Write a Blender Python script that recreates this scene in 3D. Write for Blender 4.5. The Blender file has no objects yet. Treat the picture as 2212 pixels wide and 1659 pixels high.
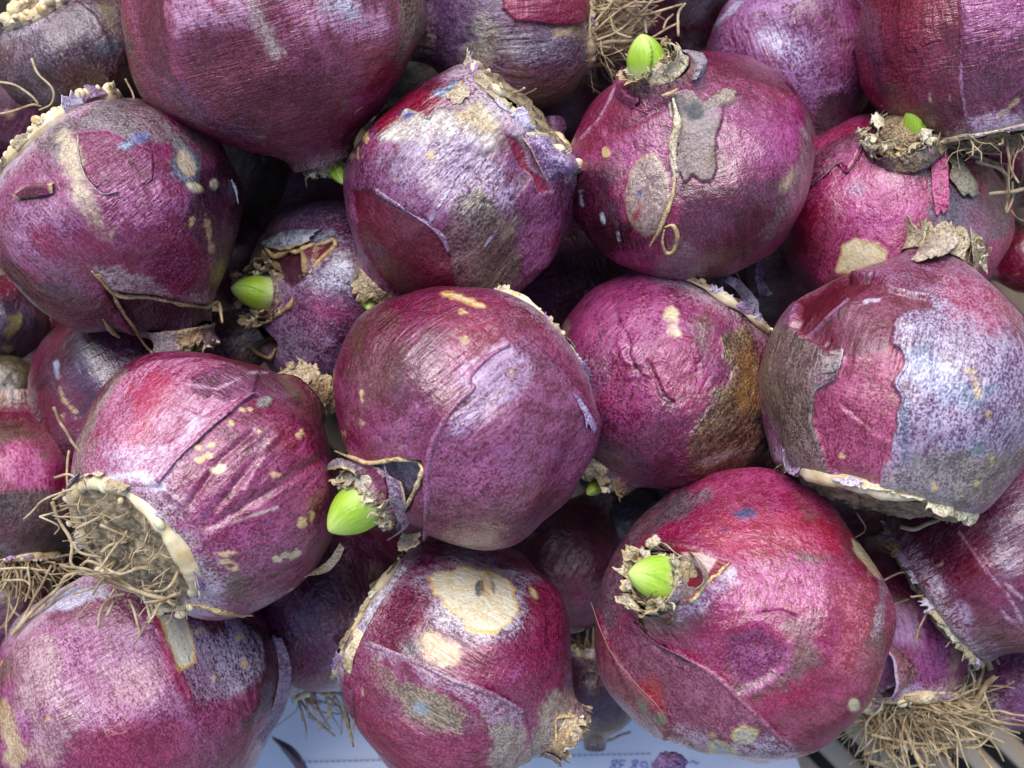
import bpy, math, random
import numpy as np
from mathutils import Vector, Matrix
from mathutils.bvhtree import BVHTree

sc = bpy.context.scene
S = 0.01                      # everything below is laid out in centimetres
FW, D = 26.0, 31.0            # frame width at z=0 and camera height, cm
PW, PH = 2212.0, 1659.0

# ------------------------------------------------------------------ camera, sky, sun, exposure
cam_d = bpy.data.cameras.new("camera")
cam = bpy.data.objects.new("camera", cam_d)
sc.collection.objects.link(cam)
cam.location = (0, 0, D * S)
cam_d.sensor_width = 36.0
cam_d.lens = 36.0 * D / FW
cam_d.clip_start = 0.005
cam_d.clip_end = 50.0
cam_d.dof.use_dof = True
cam_d.dof.focus_distance = (D - 2.6) * S
cam_d.dof.aperture_fstop = 16.0
sc.camera = cam

SUN_EL, SUN_AZ = math.radians(53), math.radians(-16)     # azimuth measured from +y (picture top) towards +x
wd = bpy.data.worlds.new("World"); sc.world = wd; wd.use_nodes = True
nt = wd.node_tree
sky = nt.nodes.new("ShaderNodeTexSky"); sky.sky_type = 'NISHITA'; sky.sun_disc = False
sky.sun_elevation = SUN_EL; sky.sun_rotation = SUN_AZ
nt.links.new(sky.outputs[0], nt.nodes["Background"].inputs[0])
nt.nodes["Background"].inputs[1].default_value = 0.085
sun_d = bpy.data.lights.new("sun", 'SUN'); sun_d.energy = 1.5; sun_d.angle = math.radians(40)
sun_d.color = (1.0, 0.97, 0.93)
sun = bpy.data.objects.new("sun", sun_d); sc.collection.objects.link(sun)
sdir = Vector((math.sin(SUN_AZ) * math.cos(SUN_EL), math.cos(SUN_AZ) * math.cos(SUN_EL), math.sin(SUN_EL)))
sun.rotation_euler = sdir.to_track_quat('Z', 'Y').to_euler()
sun.location = sdir * 1.0
sc.view_settings.view_transform = 'Standard'
sc.view_settings.look = 'None'
sc.view_settings.exposure = 1.38
sc.view_settings.gamma = 1.0

# ------------------------------------------------------------------ small maths
rng = np.random.default_rng(7)
TAB = rng.random((64, 64, 64)).astype(np.float32) * 2 - 1

def vn(p, seed=0):
    p = np.asarray(p, dtype=np.float32) + np.float32(seed * 7.31 + 100.0)
    i = np.floor(p).astype(np.int32); f = p - i
    u = f * f * (3 - 2 * f); i &= 63; j = (i + 1) & 63
    x0, y0, z0 = i[..., 0], i[..., 1], i[..., 2]; x1, y1, z1 = j[..., 0], j[..., 1], j[..., 2]
    ux, uy, uz = u[..., 0], u[..., 1], u[..., 2]
    a = TAB[x0, y0, z0] * (1 - ux) + TAB[x1, y0, z0] * ux
    b = TAB[x0, y1, z0] * (1 - ux) + TAB[x1, y1, z0] * ux
    c = TAB[x0, y0, z1] * (1 - ux) + TAB[x1, y0, z1] * ux
    d = TAB[x0, y1, z1] * (1 - ux) + TAB[x1, y1, z1] * ux
    return (a * (1 - uy) + b * uy) * (1 - uz) + (c * (1 - uy) + d * uy) * uz

def fbm(p, seed=0, o=3):
    p = np.asarray(p, dtype=np.float32); s = 0; a = 1.0; t = 0
    for k in range(o):
        s = s + a * vn(p * (2.03 ** k), seed + k * 3); t += a; a *= 0.5
    return s / t

def sst(a, b, x):
    t = np.clip((x - a) / (b - a), 0, 1)
    return t * t * (3 - 2 * t)

def lin(c):
    c = np.asarray(c, dtype=np.float64) / 255.0
    return np.where(c <= 0.04045, c / 12.92, ((c + 0.055) / 1.055) ** 2.4)

def W(px, py, z=0.0):
    """photo position (2212 x 1659 grid) at height z -> world cm"""
    k = (D - z) / D * FW / PW
    return np.array([(px - PW / 2) * k, -(py - PH / 2) * k, z])

def toP(p):
    k = D / (D - p[..., 2]) * PW / FW
    return p[..., 0] * k + PW / 2, -p[..., 1] * k + PH / 2

def cr_weights(t):
    t2, t3 = t * t, t * t * t
    return (-.5 * t + t2 - .5 * t3, 1 - 2.5 * t2 + 1.5 * t3, .5 * t + 2 * t2 - 1.5 * t3, -.5 * t2 + .5 * t3)

def crom(P, s):
    """Catmull-Rom through rows of P (n, k), at s in 0..1"""
    P = np.asarray(P, float); n = len(P)
    Q = np.vstack([2 * P[0] - P[1], P, 2 * P[-1] - P[-2]])
    x = np.clip(s, 0, 1) * (n - 1); i = np.minimum(np.floor(x).astype(int), n - 2); w = cr_weights(x - i)
    return sum(w[k][..., None] * Q[i + k] for k in range(4))

def crom2(G, s, t):
    """surface through control grid G (m, n, 3); s along columns, t along rows, flat arrays"""
    G = np.asarray(G, float); m, n = G.shape[:2]
    Q = np.concatenate([2 * G[:1] - G[1:2], G, 2 * G[-1:] - G[-2:-1]], 0)
    Q = np.concatenate([2 * Q[:, :1] - Q[:, 1:2], Q, 2 * Q[:, -1:] - Q[:, -2:-1]], 1)
    x = np.clip(s, 0, 1) * (n - 1); i = np.minimum(np.floor(x).astype(int), n - 2); wx = cr_weights(x - i)
    y = np.clip(t, 0, 1) * (m - 1); j = np.minimum(np.floor(y).astype(int), m - 2); wy = cr_weights(y - j)
    out = 0
    for a in range(4):
        for b in range(4):
            out = out + (wy[a] * wx[b])[..., None] * Q[j + a, i + b]
    return out

def poly_sd(x, y, pts):
    """signed distance in photo units, negative inside"""
    pts = np.asarray(pts, float); n = len(pts)
    d = np.full(x.shape, 1e9); ins = np.zeros(x.shape, bool)
    for k in range(n):
        ax, ay = pts[k]; bx, by = pts[(k + 1) % n]
        ex, ey = bx - ax, by - ay; L = ex * ex + ey * ey + 1e-9
        t = np.clip(((x - ax) * ex + (y - ay) * ey) / L, 0, 1)
        dx, dy = x - ax - ex * t, y - ay - ey * t
        d = np.minimum(d, dx * dx + dy * dy)
        c = (ay > y) != (by > y)
        if abs(by - ay) > 1e-9:
            ins ^= c & (x < (bx - ax) * (y - ay) / (by - ay) + ax)
    d = np.sqrt(d)
    return np.where(ins, -d, d)

def line_d(x, y, pts):
    d = np.full(x.shape, 1e9); pts = np.asarray(pts, float)
    for k in range(len(pts) - 1):
        ax, ay = pts[k][:2]; bx, by = pts[k + 1][:2]
        ex, ey = bx - ax, by - ay; L = ex * ex + ey * ey + 1e-9
        t = np.clip(((x - ax) * ex + (y - ay) * ey) / L, 0, 1)
        d = np.minimum(d, (x - ax - ex * t) ** 2 + (y - ay - ey * t) ** 2)
    return np.sqrt(d)

# ------------------------------------------------------------------ mesh making
def mesh(name, V, faces, mat, parent=None, inv=None, attrs=None, smooth=True):
    """V in world cm (or local cm when inv is None and parent given)."""
    V = np.asarray(V, np.float64)
    if inv is not None:
        V = V @ inv[:3, :3].T + inv[:3, 3]
    me = bpy.data.meshes.new(name)
    if isinstance(faces, np.ndarray):
        nf, k = faces.shape; flat = faces.ravel()
        starts = np.arange(nf) * k; tot = np.full(nf, k)
    else:
        tot = np.array([len(f) for f in faces]); flat = np.concatenate([np.asarray(f) for f in faces])
        starts = np.concatenate([[0], np.cumsum(tot)[:-1]]); nf = len(faces)
    me.vertices.add(len(V)); me.vertices.foreach_set('co', (V * S).astype(np.float32).ravel())
    me.loops.add(len(flat)); me.loops.foreach_set('vertex_index', flat.astype(np.int32))
    me.polygons.add(nf)
    me.polygons.foreach_set('loop_start', starts.astype(np.int32))
    me.polygons.foreach_set('loop_total', tot.astype(np.int32))
    me.update(calc_edges=True)
    me.validate()
    if smooth:
        me.polygons.foreach_set('use_smooth', np.ones(len(me.polygons), bool))
    for n, (kind, arr) in (attrs or {}).items():
        at = me.attributes.new(n, kind, 'POINT')
        at.data.foreach_set('color' if kind == 'FLOAT_COLOR' else 'vector', np.ascontiguousarray(arr, np.float32).ravel())
    me.materials.append(mat)
    o = bpy.data.objects.new(name, me); sc.collection.objects.link(o)
    if parent: o.parent = parent
    return o

def empty(name, label, cat, group=None, M=None):
    o = bpy.data.objects.new(name, None); sc.collection.objects.link(o)
    o.empty_display_size = 0.01
    if M is not None:
        o.matrix_world = M
    o['label'] = label; o['category'] = cat
    if group: o['group'] = group
    return o

def grid_faces(nu, nv, wrap=False):
    """verts index v*nu+u ; wrap closes u"""
    u = np.arange(nu if wrap else nu - 1); v = np.arange(nv - 1)
    U, Vv = np.meshgrid(u, v); U = U.ravel(); Vv = Vv.ravel(); U2 = (U + 1) % nu
    return np.stack([Vv * nu + U, Vv * nu + U2, (Vv + 1) * nu + U2, (Vv + 1) * nu + U], 1)

def grid_normals(P3, wrap=False):
    """P3 (nv, nu, 3)"""
    if wrap:
        du = np.roll(P3, -1, 1) - np.roll(P3, 1, 1)
    else:
        du = np.gradient(P3, axis=1)
    dv = np.gradient(P3, axis=0)
    n = np.cross(du, dv); n /= np.linalg.norm(n, axis=2, keepdims=True) + 1e-12
    return n

def tube(pts, rad, sides=6, n=None, seed=0, wob=0.15):
    pts = np.asarray(pts, float)
    L = np.linalg.norm(np.diff(pts, axis=0), axis=1).sum()
    n = n or int(max(6, min(40, L / 0.12)))
    s = np.linspace(0, 1, n); C = crom(pts, s)
    C = C + 0.02 * np.stack([vn(np.stack([s * L * 3, 0 * s + k * 9.1, 0 * s], 1), seed) for k in range(3)], 1)
    T = np.gradient(C, axis=0); T /= np.linalg.norm(T, axis=1, keepdims=True) + 1e-9
    r = np.interp(s, np.linspace(0, 1, len(np.atleast_1d(rad))), np.atleast_1d(rad))
    r = r * (1 + wob * vn(np.stack([s * L * 5, 0 * s, 0 * s + 3.3], 1), seed + 5))
    up = np.array([0.31, 0.2, 0.93]); N = np.cross(T, up); N /= np.linalg.norm(N, axis=1, keepdims=True) + 1e-9
    B = np.cross(T, N)
    a = np.arange(sides) / sides * 2 * np.pi
    V = C[:, None] + r[:, None, None] * (np.cos(a)[None, :, None] * N[:, None] + np.sin(a)[None, :, None] * B[:, None])
    F = [list(f) for f in grid_faces(sides, n, True)]
    F.append(list(range(sides))[::-1]); F.append([(n - 1) * sides + k for k in range(sides)])
    return V.reshape(-1, 3), F

# ------------------------------------------------------------------ materials
class NB:
    def __init__(s, name):
        s.m = bpy.data.materials.new(name); s.m.use_nodes = True
        s.t = s.m.node_tree; s.b = s.t.nodes["Principled BSDF"]
    def n(s, ty, **kw):
        x = s.t.nodes.new("ShaderNode" + ty)
        for k, v in kw.items(): setattr(x, k, v)
        return x
    def l(s, a, b): s.t.links.new(a, b)
    def attr(s, name):
        x = s.n("Attribute"); x.attribute_name = name; return x
    def math(s, op, a, b=None, clamp=False):
        x = s.n("Math", operation=op); x.use_clamp = clamp
        for k, v in enumerate((a, b)):
            if v is None: continue
            if isinstance(v, (int, float)): x.inputs[k].default_value = v
            else: s.l(v, x.inputs[k])
        return x.outputs[0]
    def noise(s, vec, scale, detail=2.0, rough=0.5, dist=0.0):
        x = s.n("TexNoise"); x.inputs['Scale'].default_value = scale; x.inputs['Detail'].default_value = detail
        x.inputs['Roughness'].default_value = rough; x.inputs['Distortion'].default_value = dist
        if vec is not None: s.l(vec, x.inputs['Vector'])
        return x
    def scalev(s, vec, xyz):
        x = s.n("Mapping"); x.inputs['Scale'].default_value = xyz; s.l(vec, x.inputs['Vector']); return x.outputs[0]
    def mix(s, fac, a, b):
        x = s.n("Mix", data_type='RGBA')
        for sock, v in ((x.inputs[0], fac), (x.inputs[6], a), (x.inputs[7], b)):
            if isinstance(v, (int, float)): sock.default_value = v
            elif isinstance(v, (tuple, list, np.ndarray)): sock.default_value = (*[float(q) for q in v][:3], 1)
            else: s.l(v, sock)
        return x.outputs[2]

def mat_skin():
    b = NB("bulb_skin")
    dk, lt, wr = b.attr("dark"), b.attr("light"), b.attr("wr")
    fib = b.attr("fib").outputs['Vector']
    sp1 = b.noise(b.scalev(fib, (1, 1, 0.6)), 20.0, 3.0, 0.66, 0.3)
    sp2 = b.noise(b.scalev(fib, (1, 1, 0.5)), 3.2, 3.0, 0.55, 0.4)
    streak = b.noise(b.scalev(fib, (1, 1, 0.07)), 9.0, 3.0, 0.6, 0.2)
    sp3 = b.noise(fib, 0.75, 2.0, 0.5)
    amt = b.math('MULTIPLY', b.math('SUBTRACT', sp3.outputs['Fac'], 0.28), 2.6, True)
    a = b.math('MULTIPLY', b.math('SUBTRACT', sp1.outputs['Fac'], 0.5), b.math('ADD', b.math('MULTIPLY', amt, 4.0), 2.0))
    c = b.math('MULTIPLY', b.math('SUBTRACT', sp2.outputs['Fac'], 0.5), 1.5)
    d = b.math('MULTIPLY', b.math('SUBTRACT', streak.outputs['Fac'], 0.5), b.math('SUBTRACT', 2.0, b.math('MULTIPLY', amt, 1.2)))
    f = b.math('ADD', b.math('ADD', a, c), b.math('ADD', d, dk.outputs['Alpha']), True)
    col = b.mix(f, dk.outputs['Color'], lt.outputs['Color'])
    b.l(col, b.b.inputs['Base Color'])
    sepw = b.n("SeparateColor"); b.l(wr.outputs['Color'], sepw.inputs[0])
    tr = b.noise(b.scalev(fib, (1.0, 1.0, 5.0)), 2.2, 3.0, 0.55, 1.1)
    me_ = b.noise(b.scalev(fib, (1.0, 1.0, 0.09)), 6.0, 2.5, 0.55, 0.5)
    fine = b.noise(fib, 22.0, 3.0, 0.65)
    crk = b.noise(fib, 2.2, 5.0, 0.6, 1.5)
    h = b.math('ADD', b.math('MULTIPLY', tr.outputs['Fac'], sepw.outputs[0]), b.math('MULTIPLY', me_.outputs['Fac'], sepw.outputs[1]))
    h = b.math('ADD', h, b.math('MULTIPLY', fine.outputs['Fac'], 0.05))
    h = b.math('ADD', h, b.math('MULTIPLY', crk.outputs['Fac'], wr.outputs['Alpha']))
    bp = b.n("Bump"); bp.inputs['Strength'].default_value = 1.0; bp.inputs['Distance'].default_value = 0.0018
    b.l(h, bp.inputs['Height']); b.l(bp.outputs[0], b.b.inputs['Normal'])
    rg = b.math('ADD', sepw.outputs[2], b.math('MULTIPLY', b.math('SUBTRACT', f, 0.5), 0.12), True)
    b.l(rg, b.b.inputs['Roughness'])
    b.b.inputs['Specular IOR Level'].default_value = 0.65
    bp2 = b.n("Bump"); bp2.inputs['Strength'].default_value = 0.75; bp2.inputs['Distance'].default_value = 0.0022
    b.l(h, bp2.inputs['Height']); b.l(bp2.outputs[0], b.b.inputs['Coat Normal'])
    cw = b.math('ADD', b.math('MULTIPLY', sp1.outputs['Fac'], 2.2), b.math('MULTIPLY', sp2.outputs['Fac'], 1.2))
    b.l(b.math('MULTIPLY', b.math('SUBTRACT', cw, 0.95), b.math('SUBTRACT', 1.35, b.math('MULTIPLY', sepw.outputs[2], 2.0)), True), b.b.inputs['Coat Weight'])
    b.b.inputs['Coat Roughness'].default_value = 0.32
    b.b.inputs['Coat IOR'].default_value = 1.66
    b.b.inputs['Sheen Weight'].default_value = 0.0
    b.b.inputs['Sheen Roughness'].default_value = 0.4
    return b.m

def mat_simple(name, c1, c2, scale, rough=0.6, bump=0.5, dist=0.0006, sss=0.0, c3=None, detail=4.0, thr=None, spec=0.4):
    b = NB(name)
    co = b.n("TexCoord").outputs['Object']
    oi = b.n("ObjectInfo").outputs['Random']
    n1 = b.noise(co, scale, detail, 0.6, 0.3)
    f = b.math('ADD', b.math('MULTIPLY', b.math('SUBTRACT', n1.outputs['Fac'], 0.5), 3.2), 0.5, True)
    col = b.mix(f, lin(c1), lin(c2))
    if c3 is not None:
        n2 = b.noise(co, scale * 0.35, 3.0, 0.6, 0.5)
        g = b.math('ADD', b.math('MULTIPLY', b.math('SUBTRACT', n2.outputs['Fac'], 0.55), 6.0), b.math('SUBTRACT', oi, 0.5), True)
        col = b.mix(g, col, lin(c3))
    b.l(col, b.b.inputs['Base Color'])
    b.b.inputs['Roughness'].default_value = rough
    b.b.inputs['Specular IOR Level'].default_value = spec
    if sss:
        b.b.inputs['Subsurface Weight'].default_value = sss
        b.b.inputs['Subsurface Radius'].default_value = (1, 0.7, 0.35)
        b.b.inputs['Subsurface Scale'].default_value = 0.0015
    if bump:
        n3 = b.noise(co, scale * 2.2, 4.0, 0.65)
        bp = b.n("Bump"); bp.inputs['Strength'].default_value = bump; bp.inputs['Distance'].default_value = dist
        b.l(n3.outputs['Fac'], bp.inputs['Height']); b.l(bp.outputs[0], b.b.inputs['Normal'])
    return b.m

SKIN = mat_skin()
ROOT = mat_simple("dry_root", (140, 116, 84), (204, 184, 148), 260, 0.75, 0.7, 0.0005, c3=(108, 84, 62))
BEAD = mat_simple("root_nub", (226, 202, 150), (246, 232, 200), 190, 0.42, 0.25, 0.0005, sss=0.25, c3=(206, 158, 88))
RING = mat_simple("basal_ring", (196, 168, 116), (232, 216, 182), 160, 0.45, 0.4, 0.0006, sss=0.2, c3=(160, 124, 84))
SOIL = mat_simple("basal_soil", (92, 76, 58), (182, 160, 128), 420, 0.9, 1.0, 0.0012, c3=(120, 104, 86))

def mat_sprout():
    b = NB("green_sprout"); a = b.attr("dark")
    n1 = b.noise(b.attr("fib").outputs['Vector'], 9.0, 3.0, 0.6)
    hs = b.n("HueSaturation"); b.l(a.outputs['Color'], hs.inputs['Color'])
    b.l(b.math('ADD', 0.62, b.math('MULTIPLY', n1.outputs['Fac'], 0.76)), hs.inputs['Value'])
    b.l(hs.outputs[0], b.b.inputs['Base Color']); b.b.inputs['Roughness'].default_value = 0.42; b.b.inputs['Specular IOR Level'].default_value = 0.45
    b.b.inputs['Subsurface Weight'].default_value = 0.25; b.b.inputs['Subsurface Radius'].default_value = (.7, 1, .3); b.b.inputs['Subsurface Scale'].default_value = 0.0012
    bp = b.n("Bump"); bp.inputs['Strength'].default_value = 0.25; bp.inputs['Distance'].default_value = 0.0005
    b.l(n1.outputs['Fac'], bp.inputs['Height']); b.l(bp.outputs[0], b.b.inputs['Normal'])
    return b.m
SPROUT = mat_sprout()
# ------------------------------------------------------------------ a bulb
def skl(c):
    """skin ground colour, slightly deeper where it is purple"""
    v = lin(c); m = float(np.clip((min(c[0], c[2]) - c[1]) / 50.0, 0, 1))
    return v * np.array([1 - 0.33 * m, 1 - 0.73 * m, 1 - 0.56 * m]) * (1 - 0.18 * (1 - m))
def skd(c):
    v = lin(c); m = float(np.clip((min(c[0], c[2]) - c[1]) / 30.0, 0, 1))
    return v * np.array([1 + 0.06 * m, 1 - 0.75 * m, 1 - 0.52 * m])
PROFILE = np.array([(-0.86, 0.30), (-0.90, 0.40), (-0.84, 0.53), (-0.66, 0.755), (-0.38, 0.93), (-0.08, 1.0), (0.22, 0.985),
                    (0.46, 0.89), (0.66, 0.725), (0.82, 0.53), (0.96, 0.36), (1.10, 0.275), (1.27, 0.24)])
GROUP = "hyacinth bulbs heaped in the crate"

class Bulb:
    def __init__(b, label, c, R, z, az, el, base=1.0, lb=1.0, ls=1.0, ln=1.0, rn=1.0, bend=(0, 0), sq=1.0, lump=0.065, nu=150, nv=110,
                 seed=1, dark=(86, 14, 52), light=(158, 84, 136), cover=0.42, brown=0.03, browncol=(96, 72, 58), vary=0.42, blo=0.0,
                 wt=0.06, wm=0.15, rg=0.42, crk=0.17, F=(), neck=None, ring=None, roots=0, rootlen=1.6, sprout=None, alt=(120, 20, 58), altk=0.6, beads=0, nk=None, tp=0.0, soil=True, rootaim=None, tangle=0.0, flakes=18):
        b.seed = seed; b.rs = random.Random(seed * 17 + 3)
        b.C = W(*c, z); b.k = (D - z) / D * FW / PW; b.R = R * b.k; R = b.R
        a, e = math.radians(az), math.radians(el)
        Z = np.array([math.cos(a) * math.cos(e), math.sin(a) * math.cos(e), math.sin(e)])
        view = np.array([0, 0, D]) - b.C; view /= np.linalg.norm(view)
        X = view - Z * (view @ Z)
        if np.linalg.norm(X) < 0.2: X = np.array([0.0, -1.0, 0.0]) - Z * Z[1] * -1
        X /= np.linalg.norm(X); Y = np.cross(Z, X)
        b.X, b.Y, b.Z = X, Y, Z
        b.M = np.eye(4); b.M[:3, 0] = X; b.M[:3, 1] = Y; b.M[:3, 2] = Z; b.M[:3, 3] = b.C - Z * 0.86 * R * lb
        b.inv = np.linalg.inv(b.M)
        Mw = Matrix(b.M.tolist()); Mw.translation = Vector(b.M[:3, 3]) * S
        b.root = empty("hyacinth_bulb", label, "bulb", GROUP, Mw)
        # profile
        pr = PROFILE.copy()
        zc = np.where(pr[:, 0] < 0, pr[:, 0] * lb, np.where(pr[:, 0] < 0.9, pr[:, 0] * ls, 0.9 * ls + (pr[:, 0] - 0.9) * ln))
        rc = pr[:, 1].copy()
        w = sst(-0.58, -0.86, pr[:, 0]); rc = rc * (1 + (base - 1) * w)
        w = sst(0.8, 1.1, pr[:, 0]); rc = rc * (1 + (rn - 1) * w)
        rc = rc * (1 - tp * np.exp(-((pr[:, 0] - 0.72) / 0.3) ** 2))
        rc = np.minimum(rc, 1.0)
        seg = np.concatenate([[0], np.cumsum(np.hypot(np.diff(zc), np.diff(rc)))]); seg /= seg[-1]
        s = np.linspace(0, 1, nv)
        # resample Catmull-Rom on chord length
        cc = crom(np.stack([zc, rc], 1), np.interp(s, seg, np.linspace(0, 1, len(seg))))
        zz, rr = cc[:, 0], cc[:, 1]
        b.zz, b.rr = zz, rr
        u = np.linspace(-1, 1, nu, endpoint=False)
        th = math.pi * (0.58 * u + 0.42 * u ** 3)
        b.bend = np.array(bend, float) * b.k      # image-plane shift of neck end (px -> cm), +x right, +y down
        if nk is not None:
            q = b.C + R * zz[-1] * Z; kz = (D - q[2]) / D * FW / PW; qx, qy = toP(q)
            b.bend = np.array([nk[0] - qx, nk[1] - qy]) * kz
        TH, _ = np.meshgrid(th, s); ZZ = zz[:, None] + 0 * TH; RR = rr[:, None] + 0 * TH
        dirn = np.stack([np.cos(TH) * RR, np.sin(TH) * RR, ZZ], 2)
        lo = 1 + lump * fbm(dirn.reshape(-1, 3) * 1.5, seed, 2).reshape(TH.shape) * 2
        lobes = 1 + 0.012 * np.cos(TH * 3 + seed) * sst(-0.9, 0.2, ZZ) - 0.02 * np.cos(TH * 2 + seed * 1.7) + 0.01 * np.cos(TH * 5 + seed * 2.3) * sst(.9, -.2, ZZ)
        RR2 = RR * lo * lobes
        P = b.C + R * (np.cos(TH)[..., None] * RR2[..., None] * X + np.sin(TH)[..., None] * (RR2 * sq)[..., None] * Y + ZZ[..., None] * Z)
        sh = (sst(0.6, 1.28, ZZ / max(ls, .5)) ** 1.2)[..., None] * np.array([b.bend[0], -b.bend[1], 0.0])
        P = P + sh
        b.neck_c = b.C + R * zz[-1] * Z + np.array([b.bend[0], -b.bend[1], 0]); b.neck_r = R * rr[-1]
        t_ = P[-1].mean(0) - P[-6].mean(0); b.neck_d = t_ / np.linalg.norm(t_)
        N = grid_normals(P, True)
        if ((P[nv // 2] - P[nv // 2].mean(0)) * N[nv // 2]).sum() < 0: N = -N; b.flip = True
        else: b.flip = False
        fib = np.stack([np.cos(TH) * np.maximum(RR, 0.25) * R, np.sin(TH) * np.maximum(RR, 0.25) * R, s[:, None] * 2.9 * R + 0 * TH], 2).reshape(-1, 3) + seed * 11.7
        n_ = nu * nv
        loc = dirn.reshape(-1, 3) * R
        x, y = toP(P); x = x.ravel(); y = y.ravel()
        vv = np.array([0, 0, D]) - P; vv /= np.linalg.norm(vv, axis=2, keepdims=True)
        face = sst(-0.12, 0.06, (N * vv).sum(2)).ravel()
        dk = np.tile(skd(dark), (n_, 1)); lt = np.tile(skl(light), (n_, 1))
        cv = np.full(n_, cover - 0.07); WT = np.full(n_, wt); WM = np.full(n_, wm); RG = np.full(n_, rg); CK = np.full(n_, crk)
        n1 = fbm(loc * 0.55, seed + 1, 3); n2 = fbm(loc * 0.8, seed + 9, 3); n3 = fbm(fib * np.array([1, 1, .25]) * 0.9, seed + 15, 3)
        cv += vary * n1 * 1.6 + 0.16 * n3
        m = sst(0.05, 0.45, n2) * altk; dk += (skd(alt) - dk) * m[:, None]
        RG += 0.22 * n1 + 0.1 * n3; CK += 0.16 * sst(0.1, 0.5, n1); WM += 0.25 * sst(0, .5, n2)
        if brown:
            m = sst(0.25 - brown, 0.6 - brown, fbm(loc * 0.6, seed + 22, 4)) * 0.85
            dk += (lin(browncol) * 0.6 - dk) * m[:, None]; lt += (lin(browncol) * 1.5 - lt) * m[:, None]
        # pale zone at the base, dry zone at the neck
        zl = ZZ.ravel()
        m = sst(-0.62 * lb, -0.86 * lb, zl + 0.12 * n3) * 0.75
        lt += (lin((206, 190, 200)) - lt) * m[:, None]; cv += m * 0.35
        m = sst(0.92, 1.12, zl / ls + 0.1 * n3) * 0.85
        dk += (lin((74, 52, 50)) - dk) * m[:, None]; lt += (lin((168, 140, 116)) - lt) * m[:, None]; WM += 0.4 * m
        # small corky flecks, scattered
        fl = vn(fib * np.array([1, 1, .45]) * 3.2, seed + 31) * 0.5 + vn(fib * np.array([1, 1, .45]) * 6.1, seed + 33) * 0.5
        m = sst(0.64, 0.74, fl) * 0.8; dk += (lin((150, 112, 76)) - dk) * m[:, None]; lt += (lin((200, 168, 128)) - lt) * m[:, None]
        disp = 0.012 * fbm(fib * np.array([1, 1, .35]) * 1.3, seed + 41, 3) * R + 0.004 * m
        disp += 0.05 * (wt * 2) * fbm(fib * np.array([.5, .5, 2.6]), seed + 43, 3) + 0.05 * (wm * 2) * fbm(fib * np.array([2.6, 2.6, .22]), seed + 44, 3)
        # painted and raised features given in photo positions
        for f in F:
            ty = f[0]; o = f[-1]
            if ty == 'P':
                pts = np.array(f[1], float); lo_, hi_ = pts.min(0) - 40, pts.max(0) + 40
            elif ty == 'E':
                cx, cy, rx, ry, ro = f[1]; q = max(rx, ry) + 40; lo_, hi_ = np.array([cx - q, cy - q]), np.array([cx + q, cy + q])
            else:
                pts = np.array(f[1], float); lo_, hi_ = pts.min(0) - 40 - f[2], pts.max(0) + 40 + f[2]
            so_ = o.get('s', 3.0)
            ix = np.nonzero((x > lo_[0]) & (x < hi_[0]) & (y > lo_[1]) & (y < hi_[1]) & (face > 0))[0]
            if len(ix) == 0: continue
            xx, yy = x[ix], y[ix]
            if ty == 'P': sd = poly_sd(xx, yy, pts)
            elif ty == 'E':
                c_, s_ = math.cos(math.radians(ro)), math.sin(math.radians(ro))
                X_ = (xx - cx) * c_ + (yy - cy) * s_; Y_ = -(xx - cx) * s_ + (yy - cy) * c_
                sd = (np.hypot(X_ / rx, Y_ / ry) - 1) * min(rx, ry)
            else:
                sd = line_d(xx, yy, pts) - f[2] * 0.5
            nz = fbm(loc[ix] * o.get('nf', 3.0), seed + 51, 3); hard = 'h' in o or 'rim' in o or so_ <= 3
            sd = sd + o.get('n', 4) * nz * 1.6
            so = o.get('s', 3.0)
            if not hard:
                big = min(0.22 * float(np.min(hi_ - lo_) - 80), 22.0) if ty != 'L' else f[2] * .3
                sd = sd + (so * 1.1 + max(big, 0)) * fbm(loc[ix] * 1.2, seed + 57, 3) + so * 0.5 * n3[ix] + so * 1.1 * vn(fib[ix] * np.array([1, 1, .6]) * 11.0, seed + 58); so = so * 1.3
            mm = sst(so, -so, sd) * face[ix] * o.get('k', 1.0) * (1 if hard else np.clip(0.93 + 0.5 * n2[ix] + 0.35 * n3[ix], 0, 1))
            if 'd' in o: dk[ix] += (skd(o['d']) - dk[ix]) * mm[:, None]
            if 'l' in o: lt[ix] += (skl(o['l']) - lt[ix]) * mm[:, None]
            if 'cv' in o: cv[ix] += (o['cv'] - 0.07 + 0.35 * vary * n1[ix] * 2 - cv[ix]) * mm
            if 'ca' in o: cv[ix] += o['ca'] * mm
            if 'wt' in o: WT[ix] += (o['wt'] - WT[ix]) * mm
            if 'wm' in o: WM[ix] += (o['wm'] - WM[ix]) * mm
            if 'rg' in o: RG[ix] += (o['rg'] - RG[ix]) * mm
            if 'ck' in o: CK[ix] += (o['ck'] - CK[ix]) * mm
            if 'h' in o:
                hs = o.get('hs', so)
                disp[ix] += o['h'] * 1.5 * sst(hs, -hs, sd) * face[ix]
            if 'rim' in o:
                rc_, rw = o['rim']
                rm = sst(rw, rw * 0.3, np.abs(sd) + rw * 0.5 * vn(loc[ix] * 5.0, seed + 66)) * face[ix] * np.clip(0.75 + 1.1 * fbm(loc[ix] * 1.8, seed + 65, 2), 0.15, 1)
                dk[ix] += (lin(rc_) * 0.75 - dk[ix]) * rm[:, None]; lt[ix] += (lin(rc_) - lt[ix]) * rm[:, None]
                disp[ix] += 0.012 * rm
        P = P + N * disp.reshape(nv, nu)[..., None]
        fc = grid_faces(nu, nv, True)
        if b.flip: fc = fc[:, ::-1]
        fl_ = [fc]
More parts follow.
